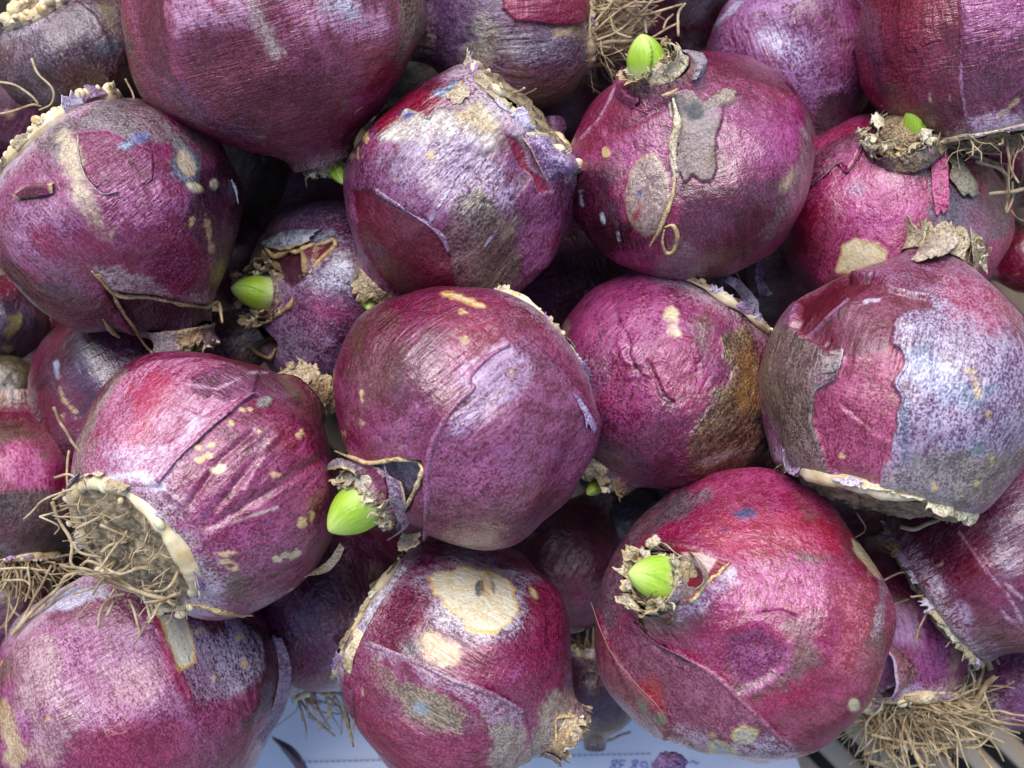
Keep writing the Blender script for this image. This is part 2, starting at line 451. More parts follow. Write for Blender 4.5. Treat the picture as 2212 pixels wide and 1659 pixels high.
        at = dict(dark=('FLOAT_COLOR', np.concatenate([dk, cv[:, None]], 1)), light=('FLOAT_COLOR', np.concatenate([lt, np.ones((n_, 1))], 1)),
                  wr=('FLOAT_COLOR', np.stack([WT, WM, RG, CK], 1)), fib=('FLOAT_VECTOR', fib))
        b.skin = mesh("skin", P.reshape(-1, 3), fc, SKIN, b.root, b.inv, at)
        b.P, b.N = P, N
        b.bvh = None
        b.r0 = R * .45; b.base_c = b.C - Z * 0.87 * R * lb; b.base_r = R * 0.42 * base; b.ring_r = R * 0.47 * base
        if ring is not None: b.make_ring(ring, beads, soil, flakes)
        if roots: b.make_roots(roots, rootlen, rootaim, tangle)
        if neck is not None: b.make_neck(**neck)
        if sprout is not None: b.make_sprout(*sprout)

    # ---- where the line of sight through a photo position meets this bulb
    def hit(b, px, py, h=0.0):
        if b.bvh is None:
            nv, nu = b.P.shape[:2]
            f = grid_faces(nu, nv, True)
            b.bvh = BVHTree.FromPolygons(b.P.reshape(-1, 3).tolist(), f.tolist())
        o = Vector((0, 0, D)); d = (Vector(W(px, py, 0)) - o).normalized()
        l, n, i, t = b.bvh.ray_cast(o, d)
        if l is None:
            q = Vector(W(px, py, b.C[2])); l, n, i, t = b.bvh.find_nearest(q)
            l = Vector((q.x, q.y, l.z))
            n = (l - Vector(b.C)).normalized()
        if n.dot(l - Vector(b.C)) < 0: n = -n
        return np.array(l) + np.array(n) * h

    def attrs(b, V, dk, lt, cv, wt=0.1, wm=0.3, rg=0.6, ck=0.25):
        n = len(V); dk = np.broadcast_to(dk, (n, 3)); lt = np.broadcast_to(lt, (n, 3)); cv = np.broadcast_to(cv, (n,))
        return dict(dark=('FLOAT_COLOR', np.concatenate([dk, cv[:, None]], 1)), light=('FLOAT_COLOR', np.concatenate([lt, np.ones((n, 1))], 1)),
                    wr=('FLOAT_COLOR', np.tile([wt, wm, rg, ck], (n, 1))), fib=('FLOAT_VECTOR', V))

    def sheet(b, rows, d=(80, 60, 60), l=(160, 140, 120), cv=0.5, rim=None, rag=(0.06, 0.06, 0.0, 0.06), n=(26, 18), th=0.012, name="skin_flap",
              seed=None, wob=0.02, world=False, ragf=4.0, label=None, wm=0.3, wt=0.15, rg=0.55, under=None, fibrot=False):
        """a thin piece of dry skin through a control grid of (px, py, height over the bulb); rag = raggedness of top, bottom, first and last edge"""
        seed = seed if seed is not None else b.rs.randint(0, 999)
        G = np.array([[(W(q[0], q[1], q[2]) if world else b.hit(*q)) for q in r] for r in rows])
        return b.sheet3(G, d, l, cv, rim, rag, n, th, name, seed, wob, ragf, label, wm, wt, rg, under)

    def sheet3(b, G, d, l, cv, rim, rag, n, th, name, seed, wob=0.02, ragf=4.0, label=None, wm=0.3, wt=0.15, rg=0.55, under=None):
        ns, n_t = n
        s, t = np.meshgrid(np.linspace(0, 1, ns), np.linspace(0, 1, n_t)); s0, t0 = s.copy(), t.copy()
        def rg_(q, k):
            o = np.stack([q * ragf, 0 * q + k * 5.7, 0 * q + seed], -1)
            return np.clip(0.5 + 0.9 * fbm(o, seed, 3), 0, 1.3)
        a0 = rag[0] * rg_(s, 1); a1 = 1 - rag[1] * rg_(s, 2); t = a0 + (a1 - a0) * t
        b0 = rag[2] * rg_(t, 3); b1 = 1 - rag[3] * rg_(t, 4); s = b0 + (b1 - b0) * s
        V = crom2(G, s.ravel(), t.ravel()).reshape(n_t, ns, 3)
        Nn = grid_normals(V)
        if (Nn.reshape(-1, 3) @ np.array([0, 0, 1.0])).mean() < 0: Nn = -Nn; flip = True
        else: flip = False
        w = wob * (fbm(V.reshape(-1, 3) * 2.2, seed, 3) + 0.5 * vn(V.reshape(-1, 3) * 7.0, seed + 4)).reshape(n_t, ns)
        V = V + Nn * w[..., None]
        dd = np.tile(lin(d), (n_t * ns, 1)); ll = np.tile(lin(l), (n_t * ns, 1)); cvv = np.full(n_t * ns, float(cv))
        nz = fbm(V.reshape(-1, 3) * 1.2, seed + 8, 3); cvv += 0.5 * nz
        if rim is not None:
            rc, rw, sides = rim
            e = np.full(s.shape, 9.0)
            if 't' in sides: e = np.minimum(e, t0)
            if 'b' in sides: e = np.minimum(e, 1 - t0)
            if 'l' in sides: e = np.minimum(e, s0 * 1.0)
            if 'r' in sides: e = np.minimum(e, 1 - s0)
            m = sst(rw, rw * 0.5, e.ravel() + 0.35 * rw * nz)
            dd += (lin(rc) * 0.8 - dd) * m[:, None]; ll += (lin(rc) - ll) * m[:, None]
        V2 = V - Nn * th
        f1 = grid_faces(ns, n_t); nn = n_t * ns
        if flip: f1 = f1[:, ::-1]
        f2 = f1[:, ::-1] + nn
        bd = np.concatenate([np.arange(ns), np.arange(1, n_t) * ns + ns - 1, (n_t - 1) * ns + np.arange(ns - 2, -1, -1), np.arange(n_t - 2, 0, -1) * ns])
        b2 = np.roll(bd, -1); fe = np.stack([bd, bd + nn, b2 + nn, b2], 1)
        if flip: fe = fe[:, ::-1]
        Va = np.concatenate([V.reshape(-1, 3), V2.reshape(-1, 3)])
        if under is not None:
            du, lu = lin(under[0]) + 0 * dd, lin(under[1]) + 0 * ll
        else: du, lu = dd, ll
        at = b.attrs(Va, np.concatenate([dd, du]), np.concatenate([ll, lu]), np.concatenate([cvv, cvv]), wt, wm, rg, 0.2)
        o = mesh(name, Va, np.concatenate([f1, f2, fe]), SKIN, b.root, b.inv, at)
        if label: o['label'] = label
        return o

    TANS = [((112, 90, 64), (188, 168, 130)), ((92, 70, 52), (168, 138, 98)), ((96, 76, 80), (158, 138, 136)), ((150, 128, 92), (226, 214, 184)),
            ((84, 58, 64), (140, 112, 112)), ((124, 102, 76), (196, 178, 146))]

    def make_neck(b, n=7, rings=2, flare=0.25, up=0.5, down=0.5, c=None, r=None, drc=None, plug=True, plug_h=0.0, tone=None, seed=0, rag=0.55, scraps=20):
        """torn papery collar of scale tips round the neck opening"""
        c = b.neck_c if c is None else b.hit(*c) if len(c) == 2 else W(*c)
        b.neck_c = np.asarray(c, float)
        r = b.neck_r if r is None else r * b.k
        b.neck_r = r
        z = b.neck_d if drc is None else np.asarray(drc, float) / np.linalg.norm(drc); b.neck_d = z
        x = np.cross(z, [0.2, 0.3, 0.9]); x /= np.linalg.norm(x); y = np.cross(z, x)
        rs = random.Random(b.seed * 31 + seed)
        for j in range(rings):
            rj = r * (1.04 - 0.26 * j); m = max(4, n - j * 2); off = rs.random() * 6.28
            for k in range(m):
                a0 = off + 2 * math.pi * k / m; da = 2 * math.pi / m * rs.uniform(0.9, 1.5)
                fl = flare * rs.uniform(-0.9, 1.25) * (1 - 0.5 * j); h = r * up * rs.uniform(0.55, 1.35)
                G = []
                for (tt, dz, dr) in ((0, -down * r, 0.10 + 0.03 * j), (0.35, -down * r * 0.35, 0.02), (0.7, h * 0.5, fl * 0.35 + rs.uniform(-.1, .1)), (1, h, fl + rs.uniform(-.22, .22))):
                    row = []
                    for q in range(4):
                        a = a0 + da * (q / 3 - 0.5); rad = rj * (1 + dr + rs.uniform(-.05, .05) * (tt > .3)) + 0.01 * (k % 3)
                        row.append(c + rad * (math.cos(a) * x + math.sin(a) * y) + z * (dz + rs.uniform(-.12, .12) * r * tt))
                    G.append(row)
                tn = tone[rs.randrange(len(tone))] if tone else b.TANS[rs.randrange(6)]
                b.sheet3(np.array(G), tn[0], tn[1], 0.5, ((206, 178, 126), 0.13, 'b') if rs.random() < .55 else None, (0, rag, 0.1, 0.1), (16, 11), 0.014, "neck_scale",
                         rs.randint(0, 9999), wob=0.045, ragf=5.5, wm=0.5)
        for k in range(scraps):
            a = rs.random() * 6.283; rad = r * rs.uniform(.55, 1.15); s_ = r * rs.uniform(.12, .32)
            p = c + rad * (math.cos(a) * x + math.sin(a) * y) + z * r * rs.uniform(-.05, .35)
            e1 = np.array([rs.uniform(-1, 1) for _ in range(3)]); e1 /= np.linalg.norm(e1); e2 = np.cross(e1, [rs.uniform(-1, 1) for _ in range(3)]); e2 /= np.linalg.norm(e2); e3 = np.cross(e1, e2)
            G = np.array([[p + s_ * ((i - 1.5) * .7 * e1 + (j_ - 1) * .8 * e2 + rs.uniform(-.7, .7) * e3) for i in range(4)] for j_ in range(3)])
            tn = b.TANS[(3, 0, 5, 3, 1)[k % 5]]
            b.sheet3(G, tn[0], tn[1], 0.85, None, (.3, .3, .25, .25), (12, 9), 0.014, "neck_scrap", rs.randint(0, 9999), wob=0.03, ragf=6, wm=.4)
        if plug:
            nu, nv = 24, 8
            th = np.arange(nu) / nu * 6.283; rho = np.linspace(1, 0.02, nv)
            TH, RO = np.meshgrid(th, rho)
            Q = np.stack([np.cos(TH) * RO, np.sin(TH) * RO, 0 * RO], 2)
            hgt = 0.22 * r * fbm(Q.reshape(-1, 3) * 3.0 + b.seed, b.seed, 3).reshape(TH.shape) + 0.1 * r * (1 - RO) + plug_h * r * (1 - RO ** 2)
            V = c + r * 0.92 * (Q[..., :1] * x + Q[..., 1:2] * y) + z * hgt[..., None] - z * 0.12 * r
            tn = b.TANS[1]
            mesh("neck_plug", V.reshape(-1, 3), grid_faces(nu, nv, True), SKIN, b.root, b.inv, b.attrs(V.reshape(-1, 3), lin((70, 52, 40)), lin((172, 146, 104)), 0.5, rg=0.8, ck=0.6))

    def make_sprout(b, p0, p1, rp, flat=1.0, zb=None, zt=None, fold=0.9, pw=2.2, lift=0.15, cuff=None):
        """pointed green shoot from photo position p0 (its foot) to p1 (its tip)"""
        base = W(*p0) if len(p0) == 3 else np.append(W(p0[0], p0[1], b.neck_c[2])[:2], b.neck_c[2])
        tip = W(*p1) if len(p1) == 3 else W(p1[0], p1[1], base[2] + 0.45)
        r = rp * b.k; ax = tip - base; L = np.linalg.norm(ax); ax /= L
        v = np.array([0, 0, 1.0]); x = np.cross(v, ax); x /= np.linalg.norm(x); y = np.cross(ax, x)
        nu, nv = 72, 40; cuff = rp > 30 if cuff is None else cuff
        t = np.linspace(0, 1, nv); t = 1 - (1 - t) ** 1.8
        prof = np.clip(1 - t ** pw, 0, 1) ** 0.66; prof[-1] = 0.0; prof *= 0.9 + 0.1 * np.sin(t * 3.0)
        th = np.arange(nu) / nu * 6.283; TH, T = np.meshgrid(th, t); PR = prof[:, None] + 0 * TH
        fd = ((TH - 1.2 - T * fold) % 6.283) / 6.283; fd2 = ((TH - 4.1 + T * fold * .7) % 6.283) / 6.283
        tipk = sst(1.0, 0.7, T)
        ro = PR * (1 + (0.16 * (fd - 0.5) + 0.08 * (fd2 - .5)) * tipk) * (1 - 0.06 * np.cos(3 * TH + b.seed))
        V = base + ax * (T * L)[..., None] + r * (np.cos(TH)[..., None] * ro[..., None] * x + np.sin(TH)[..., None] * (ro * flat)[..., None] * y)
        cr_ = (np.exp(-(np.minimum(fd, 1 - fd) / .018) ** 2) * .6 + np.exp(-(np.minimum(fd2, 1 - fd2) / .015) ** 2) * .4) * tipk
        C0, C1, C2, C3 = lin((214, 224, 160)), lin((160, 192, 58)), lin((192, 212, 112)), lin((104, 144, 34))
        k1, k2 = sst(0.0, .42, T)[..., None], sst(.6, 1.0, T)[..., None]
        C = (C0 * (1 - k1) + C1 * k1) * (1 - k2) + C2 * k2; C = C * (1 - cr_[..., None]) + C3 * cr_[..., None]
        C = C * (1 + .05 * vn(np.stack([np.cos(TH) * 6, np.sin(TH) * 6, T * 2.5], 2).reshape(-1, 3), b.seed).reshape(TH.shape))[..., None]
        fb = np.stack([np.cos(TH) * 1.2, np.sin(TH) * 1.2, T * .5], 2).reshape(-1, 3)
        at = dict(dark=('FLOAT_COLOR', np.concatenate([C.reshape(-1, 3), np.ones((nu * nv, 1))], 1)), fib=('FLOAT_VECTOR', fb))
        if cuff:
            rs = random.Random(b.seed * 7 + 1)
            for k in range(7):
                a0 = 6.283 * k / 7 + rs.uniform(-.3, .3); da = rs.uniform(.9, 1.4); hi = r * rs.uniform(.12, .55)
                G = [[base + ax * (-.35 * r + tt * (hi + .35 * r)) + r * (1.0 + .10 * tt + rs.uniform(-.03, .08) * tt) * (math.cos(a0 + da * (q / 3 - .5)) * x + math.sin(a0 + da * (q / 3 - .5)) * y * flat) for q in range(4)] for tt in (0, .5, 1)]
                tn = (b.TANS[3], b.TANS[0], b.TANS[3], b.TANS[1], b.TANS[5])[rs.randrange(5)]
                b.sheet3(np.array(G), tn[0], tn[1], .7, None, (0, .7, .12, .12), (16, 9), .014, "neck_scale", rs.randint(0, 9999), wob=.035, ragf=6, wm=.5)
        return mesh("sprout", V.reshape(-1, 3), grid_faces(nu, nv, True), SPROUT, b.root, b.inv, at)

    def root_mat(b, n, ln, aim, spread=1.1):
        """the uncountable finest rootlets and dirt felted under the plate"""
        rs = random.Random(b.seed + 900); X, Y, Z, c = b.X, b.Y, b.Z, b.base_c; Vs, Fs, o = [], [], 0
        for k in range(n):
            a = rs.random() * 6.283; q = b.r0 * spread * math.sqrt(rs.random()); rad = math.cos(a) * X + math.sin(a) * Y
            p = c + rad * q - Z * rs.uniform(0, .35) * ln; d = np.array([rs.uniform(-1, 1) for _ in range(3)]) + np.array(aim) * rs.uniform(0, 1.5); pts = [p]
            for i in range(4):
                d = d + np.array([rs.uniform(-.6, .6) for _ in range(3)]) - Z * .15; d /= np.linalg.norm(d); pts.append(pts[-1] + d * ln * rs.uniform(.12, .3))
            V, F = tube(pts, [rs.uniform(.006, .016)], 4, seed=k, n=9)
            Vs.append(V); Fs += [[i + o for i in f] for f in F]; o += len(V)
        m = mesh("fine_roots", np.concatenate(Vs), Fs, ROOT, b.root, b.inv); m['kind'] = 'stuff'

    def make_ring(b, ring, beads, soil, flakes=18):
        """cream lumpy rim of the basal plate, its root nubs and its earthy middle; ring = (radius factor, thickness px)"""
        rf, tk = ring; r0 = b.ring_r * rf; tk = tk * b.k; X, Y, Z = b.X, b.Y, b.Z; c = b.base_c
        nu, nv = 150, 10
        a = np.arange(nu) / nu * 6.283; q = np.arange(nv) / nv * 6.283; A, Q = np.meshgrid(a, q)
        e = np.stack([np.cos(A) * 3, np.sin(A) * 3, 0 * A], 2).reshape(-1, 3)
        lump = 1 + 0.35 * fbm(e * 2.2, b.seed + 60, 3).reshape(A.shape) + 0.05 * np.cos(A * 31 + 5 * vn(e, b.seed + 2).reshape(A.shape)) + 0.25 * np.abs(vn(e * 1.6, b.seed + 8).reshape(A.shape))
        rj = r0 * (1 + 0.05 * vn(e * 0.6, b.seed + 61).reshape(A.shape))
        lump = lump * np.clip(0.72 + 0.75 * vn(e * 0.9, b.seed + 77).reshape(A.shape), 0.22, 1.35); rad = rj + np.cos(Q) * tk * 0.55 * lump; hz = np.sin(Q) * tk * 0.75 * lump - tk * 0.1
        V = c + np.cos(A)[..., None] * rad[..., None] * X + np.sin(A)[..., None] * rad[..., None] * Y - Z * hz[..., None]
        fr = grid_faces(nu, nv, True); V = np.concatenate([V, V[:1]], 0); fr = grid_faces(nu, nv + 1, True)
        mesh("basal_ring", V.reshape(-1, 3), fr, RING, b.root, b.inv)
        if beads:
            me = None
            for k in range(beads):
                a = 6.283 * (k + b.rs.uniform(-.3, .3)) / beads; s_ = tk * b.rs.uniform(0.16, 0.5)
                rr = r0 + tk * b.rs.uniform(-0.3, 0.5)
                pos = c + rr * (math.cos(a) * X + math.sin(a) * Y) - Z * tk * b.rs.uniform(0.2, 0.6)
                if me is None:
                    nn, mm = 10, 7
                    aa = np.arange(nn) / nn * 6.283; pp = np.linspace(-1.5, 1.5, mm); AA, PP = np.meshgrid(aa, pp)
                    V = np.stack([np.cos(AA) * np.cos(PP), np.sin(AA) * np.cos(PP), np.sin(PP) * 1.15], 2).reshape(-1, 3)
                    V = V * (1 + 0.08 * vn(V * 2, b.seed)[:, None])
                    o = mesh("root_nub", V, grid_faces(nn, mm, True), BEAD, b.root); me = o.data
                else:
                    o = bpy.data.objects.new("root_nub", me); sc.collection.objects.link(o); o.parent = b.root
                lp = b.inv[:3, :3] @ pos + b.inv[:3, 3]
                o.location = lp * S; o.scale = (s_ * b.rs.uniform(.8, 1.2), s_, s_ * b.rs.uniform(.8, 1.3)); o.rotation_euler = (b.rs.random() * 3, b.rs.random() * 3, 0)
        if soil:
            nu, nv = 60, 26
            a = np.arange(nu) / nu * 6.283; rho = np.linspace(1, 0.01, nv); A, Rh = np.meshgrid(a, rho)
            Q = np.stack([np.cos(A) * Rh, np.sin(A) * Rh, 0 * A], 2)
            h = (0.16 * fbm(Q.reshape(-1, 3) * 3.5, b.seed + 70, 4).reshape(A.shape) + 0.16 * (1 - Rh ** 2) + 0.02) * b.base_r + 0.05 * fbm(Q.reshape(-1, 3) * 14, b.seed + 72, 2).reshape(A.shape) * b.base_r
            V = c + r0 * 0.98 * (Q[..., :1] * X + Q[..., 1:2] * Y) - Z * (h[..., None] + 0.02)
            mesh("basal_plate", V.reshape(-1, 3), grid_faces(nu, nv, True)[:, ::-1], SOIL, b.root, b.inv)
        b.r0 = r0
        rs = random.Random(b.seed * 13 + 5)
        for k in range(flakes):
            a0 = 6.283 * (k + rs.uniform(-.5, .5)) / flakes; da = rs.uniform(.18, .5); up = tk * rs.uniform(.5, 1.5); ou = tk * rs.uniform(-.2, .9)
            G = [[c + (r0 * (1 + .02 * q) + tk * .35 + (o_ * ou)) * (math.cos(a0 + da * (q / 3 - .5)) * X + math.sin(a0 + da * (q / 3 - .5)) * Y) - Z * (h_ * up - .25 * tk + rs.uniform(-.1, .1) * tk) for q in range(4)] for h_, o_ in ((0, 0), (.5, .4), (1, 1))]
            tn = (((120, 92, 122), (214, 204, 220)), ((150, 128, 92), (226, 214, 184)), ((112, 90, 64), (188, 168, 130)), ((90, 50, 84), (176, 140, 176)))[rs.randrange(4)]
            b.sheet3(np.array(G), tn[0], tn[1], .7, None, (0, .7, .15, .15), (14, 8), .014, "basal_flake", rs.randint(0, 9999), wob=.03, ragf=6)

    def make_roots(b, n, ln, aim, tangle=0.0):
        X, Y, Z, c = b.X, b.Y, b.Z, b.base_c; rs = b.rs; r0 = getattr(b, 'r0', b.base_r)
        for k in range(n):
            a = rs.random() * 6.283; q = r0 * (rs.uniform(0.55, 1.0) if rs.random() < .8 else rs.uniform(.1, .6))
            rad = math.cos(a) * X + math.sin(a) * Y
            p = c + rad * q - Z * 0.02
            d = -Z * rs.uniform(0.5, 1.0) + rad * rs.uniform(-.2, 0.7) + np.array([rs.uniform(-.4, .4) for _ in range(3)])
            if tangle: d = d * (1 - .65 * tangle) + np.cross(rad, Z) * rs.choice((-1, 1)) * rs.uniform(.2, 1.2) * tangle
            if aim is not None: d = d + np.array(aim) * rs.uniform(0.3, 1.2)
            d /= np.linalg.norm(d); L = ln * rs.uniform(.35, 1.2); m = 6; pts = [p]
            curl = np.array([rs.uniform(-1, 1) for _ in range(3)]) * rs.uniform(.15, .75)
            for i in range(m):
                d = d + curl * 0.45 + np.array([rs.uniform(-.3, .3) for _ in range(3)])
                if aim is not None: d = d + np.array(aim) * 0.25
                d /= np.linalg.norm(d); pts.append(pts[-1] + d * L / m)
            r = rs.uniform(0.012, 0.038) * (1.0 if rs.random() < .85 else 1.6)
            V, F = tube(pts, [r * 1.15, r, r * .9, r * rs.uniform(.5, .9)], 6, seed=rs.randint(0, 999), n=16)
            mesh("root", V, F, ROOT, b.root, b.inv)

    def long_root(b, pts, r=0.03, n=None):
        """a root along photo positions (px, py, z)"""
        P = np.array([W(*p) for p in pts])
        V, F = tube(P, [r * 1.1, r, r, r * .85], 7, seed=b.rs.randint(0, 999), n=n or 4 * len(pts) + 4)
        return mesh("root", V, F, ROOT, b.root, b.inv)

    def strip(b, pts, w, h=0.02, d=(150, 118, 70), l=(214, 186, 134), cv=0.6, name="dry_skin_edge", th=0.03, n=None):
        """a narrow dry edge lying along photo positions on the bulb; pts = (px, py[, height])"""
        P = np.array([b.hit(p[0], p[1], (p[2] if len(p) > 2 else h)) for p in pts])
        V, F = tube(P, np.array([0.35] + [1.0] * max(2, len(pts) - 2) + [0.4]) * w * 0.62 * b.k, 7, n=n or 6 * len(pts), seed=b.rs.randint(0, 999), wob=0.5)
        return mesh(name, V, F, SKIN, b.root, b.inv, b.attrs(V, lin(d), lin(l), cv, rg=0.65, ck=0.4))
# ------------------------------------------------------------------ crate, ground
def box(name, x0, x1, y0, y1, z0, z1, mat, parent=None, bev=0.08, skew=None):
    """bevelled board"""
    b_ = bev
    V = []; 
    for (z, i) in ((z0, b_), (z0 + b_, 0), (z1 - b_, 0), (z1, b_)):
        V += [(x0 + i, y0 + i, z), (x1 - i, y0 + i, z), (x1 - i, y1 - i, z), (x0 + i, y1 - i, z)]
    F = [[3, 2, 1, 0], [12, 13, 14, 15]]
    for k in range(3):
        for q in range(4):
            F.append([k * 4 + q, k * 4 + (q + 1) % 4, k * 4 + 4 + (q + 1) % 4, k * 4 + 4 + q])
    V = np.array(V)
    if skew is not None: V = V @ skew.T
    return mesh(name, V, F, mat, parent, None, None, smooth=False)

SLATM = mat_simple("crate_slat_wood", (168, 148, 126), (196, 178, 156), 35, 0.55, 0.25, 0.0004, c3=(178, 160, 138))
GROUNDM = mat_simple("dark_ground", (44, 40, 38), (70, 64, 60), 20, 0.9, 0.4, 0.002)
PAPERM = mat_simple("paper", (234, 233, 242), (238, 237, 245), 12, 0.6, 0.05, 0.0002)
g = mesh("ground", [(-400, -400, -16), (400, -400, -16), (400, 400, -16), (-400, 400, -16)], [[0, 1, 2, 3]], GROUNDM); g['kind'] = 'structure'
ZF = -9.0
crate = empty("slatted_crate", "brown slatted crate floor under the heap of bulbs, with added unseen light-blocking sides", "crate", None, Matrix.Translation((0, 0, (ZF - 0.6) * S)))
ang = math.radians(-45); ROTM = np.array([[math.cos(ang), -math.sin(ang), 0], [math.sin(ang), math.cos(ang), 0], [0, 0, 1]])
for k in range(-20, 21):
    box("slat", -24, 24, k * 1.06 - 0.34, k * 1.06 + 0.34, 0, 0.6, SLATM, crate, 0.1, ROTM)
for nm, a in (("light_block_board", (-17.3, 17.3, 13.3, 14.1, 0.7, 10.8)),
              ("light_block_board", (-18.2, -17.4, -14.1, 14.1, 0.7, 10.8)), ("light_block_board", (17.4, 18.2, -14.1, 14.1, 0.7, 10.8))):
    box(nm, *a, SLATM, crate, 0.1)  # added boards out of view that keep side light off the heap

# ------------------------------------------------------------------ the bulbs
B = {}
def add(key, *a, **k):
    B[key] = Bulb(*a, **k); return B[key]
HI = dict(nu=290, nv=200)
def cr(k, *pts):
    """photo positions read off a third-size crop of the photo: k = crop 1..9, three across"""
    ox, oy = ((k - 1) % 3) * 737.3, ((k - 1) // 3) * 553.0
    return [(ox + pts[i] / 3, oy + pts[i + 1] / 3) for i in range(0, len(pts), 2)]
def Ec(k, x, y, rx, ry, ro=0):
    (a, b_), = cr(k, x, y); return (a, b_, rx / 3, ry / 3, ro)
CRIM = dict(d=(104, 4, 38), l=(178, 62, 108), cv=.34)
CREAM = dict(d=(196, 168, 116), l=(232, 218, 186), cv=.7, ck=.2, wt=.05)
TAN = dict(d=(150, 118, 78), l=(206, 182, 140), cv=.6)
def flecks(k, *q):
    out = []
    for i in range(0, len(q), 4):
        out.append(('E', Ec(k, q[i], q[i + 1], q[i + 2], q[i + 3]), dict(d=(178, 138, 78), l=(226, 194, 140), cv=.7, s=2, n=7, nf=9, h=.005)))
    return out

F10 = [
 ('P', cr(5, 0, 700, 260, 400, 560, 320, 700, 520, 620, 700, 400, 1000, 120, 1150, 0, 1000), dict(ca=-.08, d=(78, 8, 46), s=30, n=10)),
 ('P', cr(5, 700, 380, 950, 400, 1150, 490, 1080, 560, 930, 640, 850, 740, 700, 600), dict(s=12, n=8, **CRIM)),
 ('L', cr(5, 680, 640, 560, 850, 430, 1080, 330, 1180), 60, dict(ca=.25, l=(198, 140, 182), s=22, n=8)),
 ('P', [(954, 632), (985, 634), (1025, 646), (1047, 662), (1030, 664), (1000, 652), (975, 646), (956, 640)], dict(s=2.5, n=4, nf=6, rim=((206, 140, 50), 3), **CREAM)),
 ('E', Ec(5, 800, 545, 32, 32), dict(s=2, n=3, **TAN)),
 ('P', [(1100, 742), (1130, 722), (1200, 785), (1295, 900), (1295, 1080), (1190, 1195), (910, 1190), (917, 1110), (920, 1045), (925, 990), (945, 930), (985, 875), (1020, 838), (1012, 815), (1047, 775)],
  dict(d=(88, 22, 54), l=(176, 124, 166), cv=.46, s=1.6, n=2.0, h=.05, hs=2.2)),
 ('P', [(1100, 745), (1047, 778), (1013, 816), (1022, 838), (986, 878), (947, 935), (985, 950), (1060, 890), (1120, 850), (1150, 780)], dict(ca=.22, l=(198, 178, 208), s=12, n=6)),
 ('P', [(1105, 745), (1135, 724), (1200, 790), (1150, 800)], dict(d=(66, 8, 40), ca=-.15, s=8)),
 ('P', [(925, 1080), (1080, 1040), (1230, 1060), (1150, 1190), (910, 1180)], dict(d=(84, 22, 44), l=(164, 92, 112), cv=.38, s=30)),
 ('L', cr(5, 1060, 595, 900, 720, 830, 760), 34, dict(d=(150, 120, 150), l=(206, 190, 210), ca=.2, s=8, n=6)),
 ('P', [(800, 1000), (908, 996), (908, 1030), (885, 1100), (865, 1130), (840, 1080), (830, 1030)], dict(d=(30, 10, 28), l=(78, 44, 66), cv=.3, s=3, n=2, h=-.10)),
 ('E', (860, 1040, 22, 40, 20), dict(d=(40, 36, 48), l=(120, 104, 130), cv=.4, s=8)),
] + flecks(5, 130, 890, 10, 25, 1095, 755, 14, 18, 790, 355, 24, 14, 735, 350, 10, 8, 20, 1140, 9, 14)
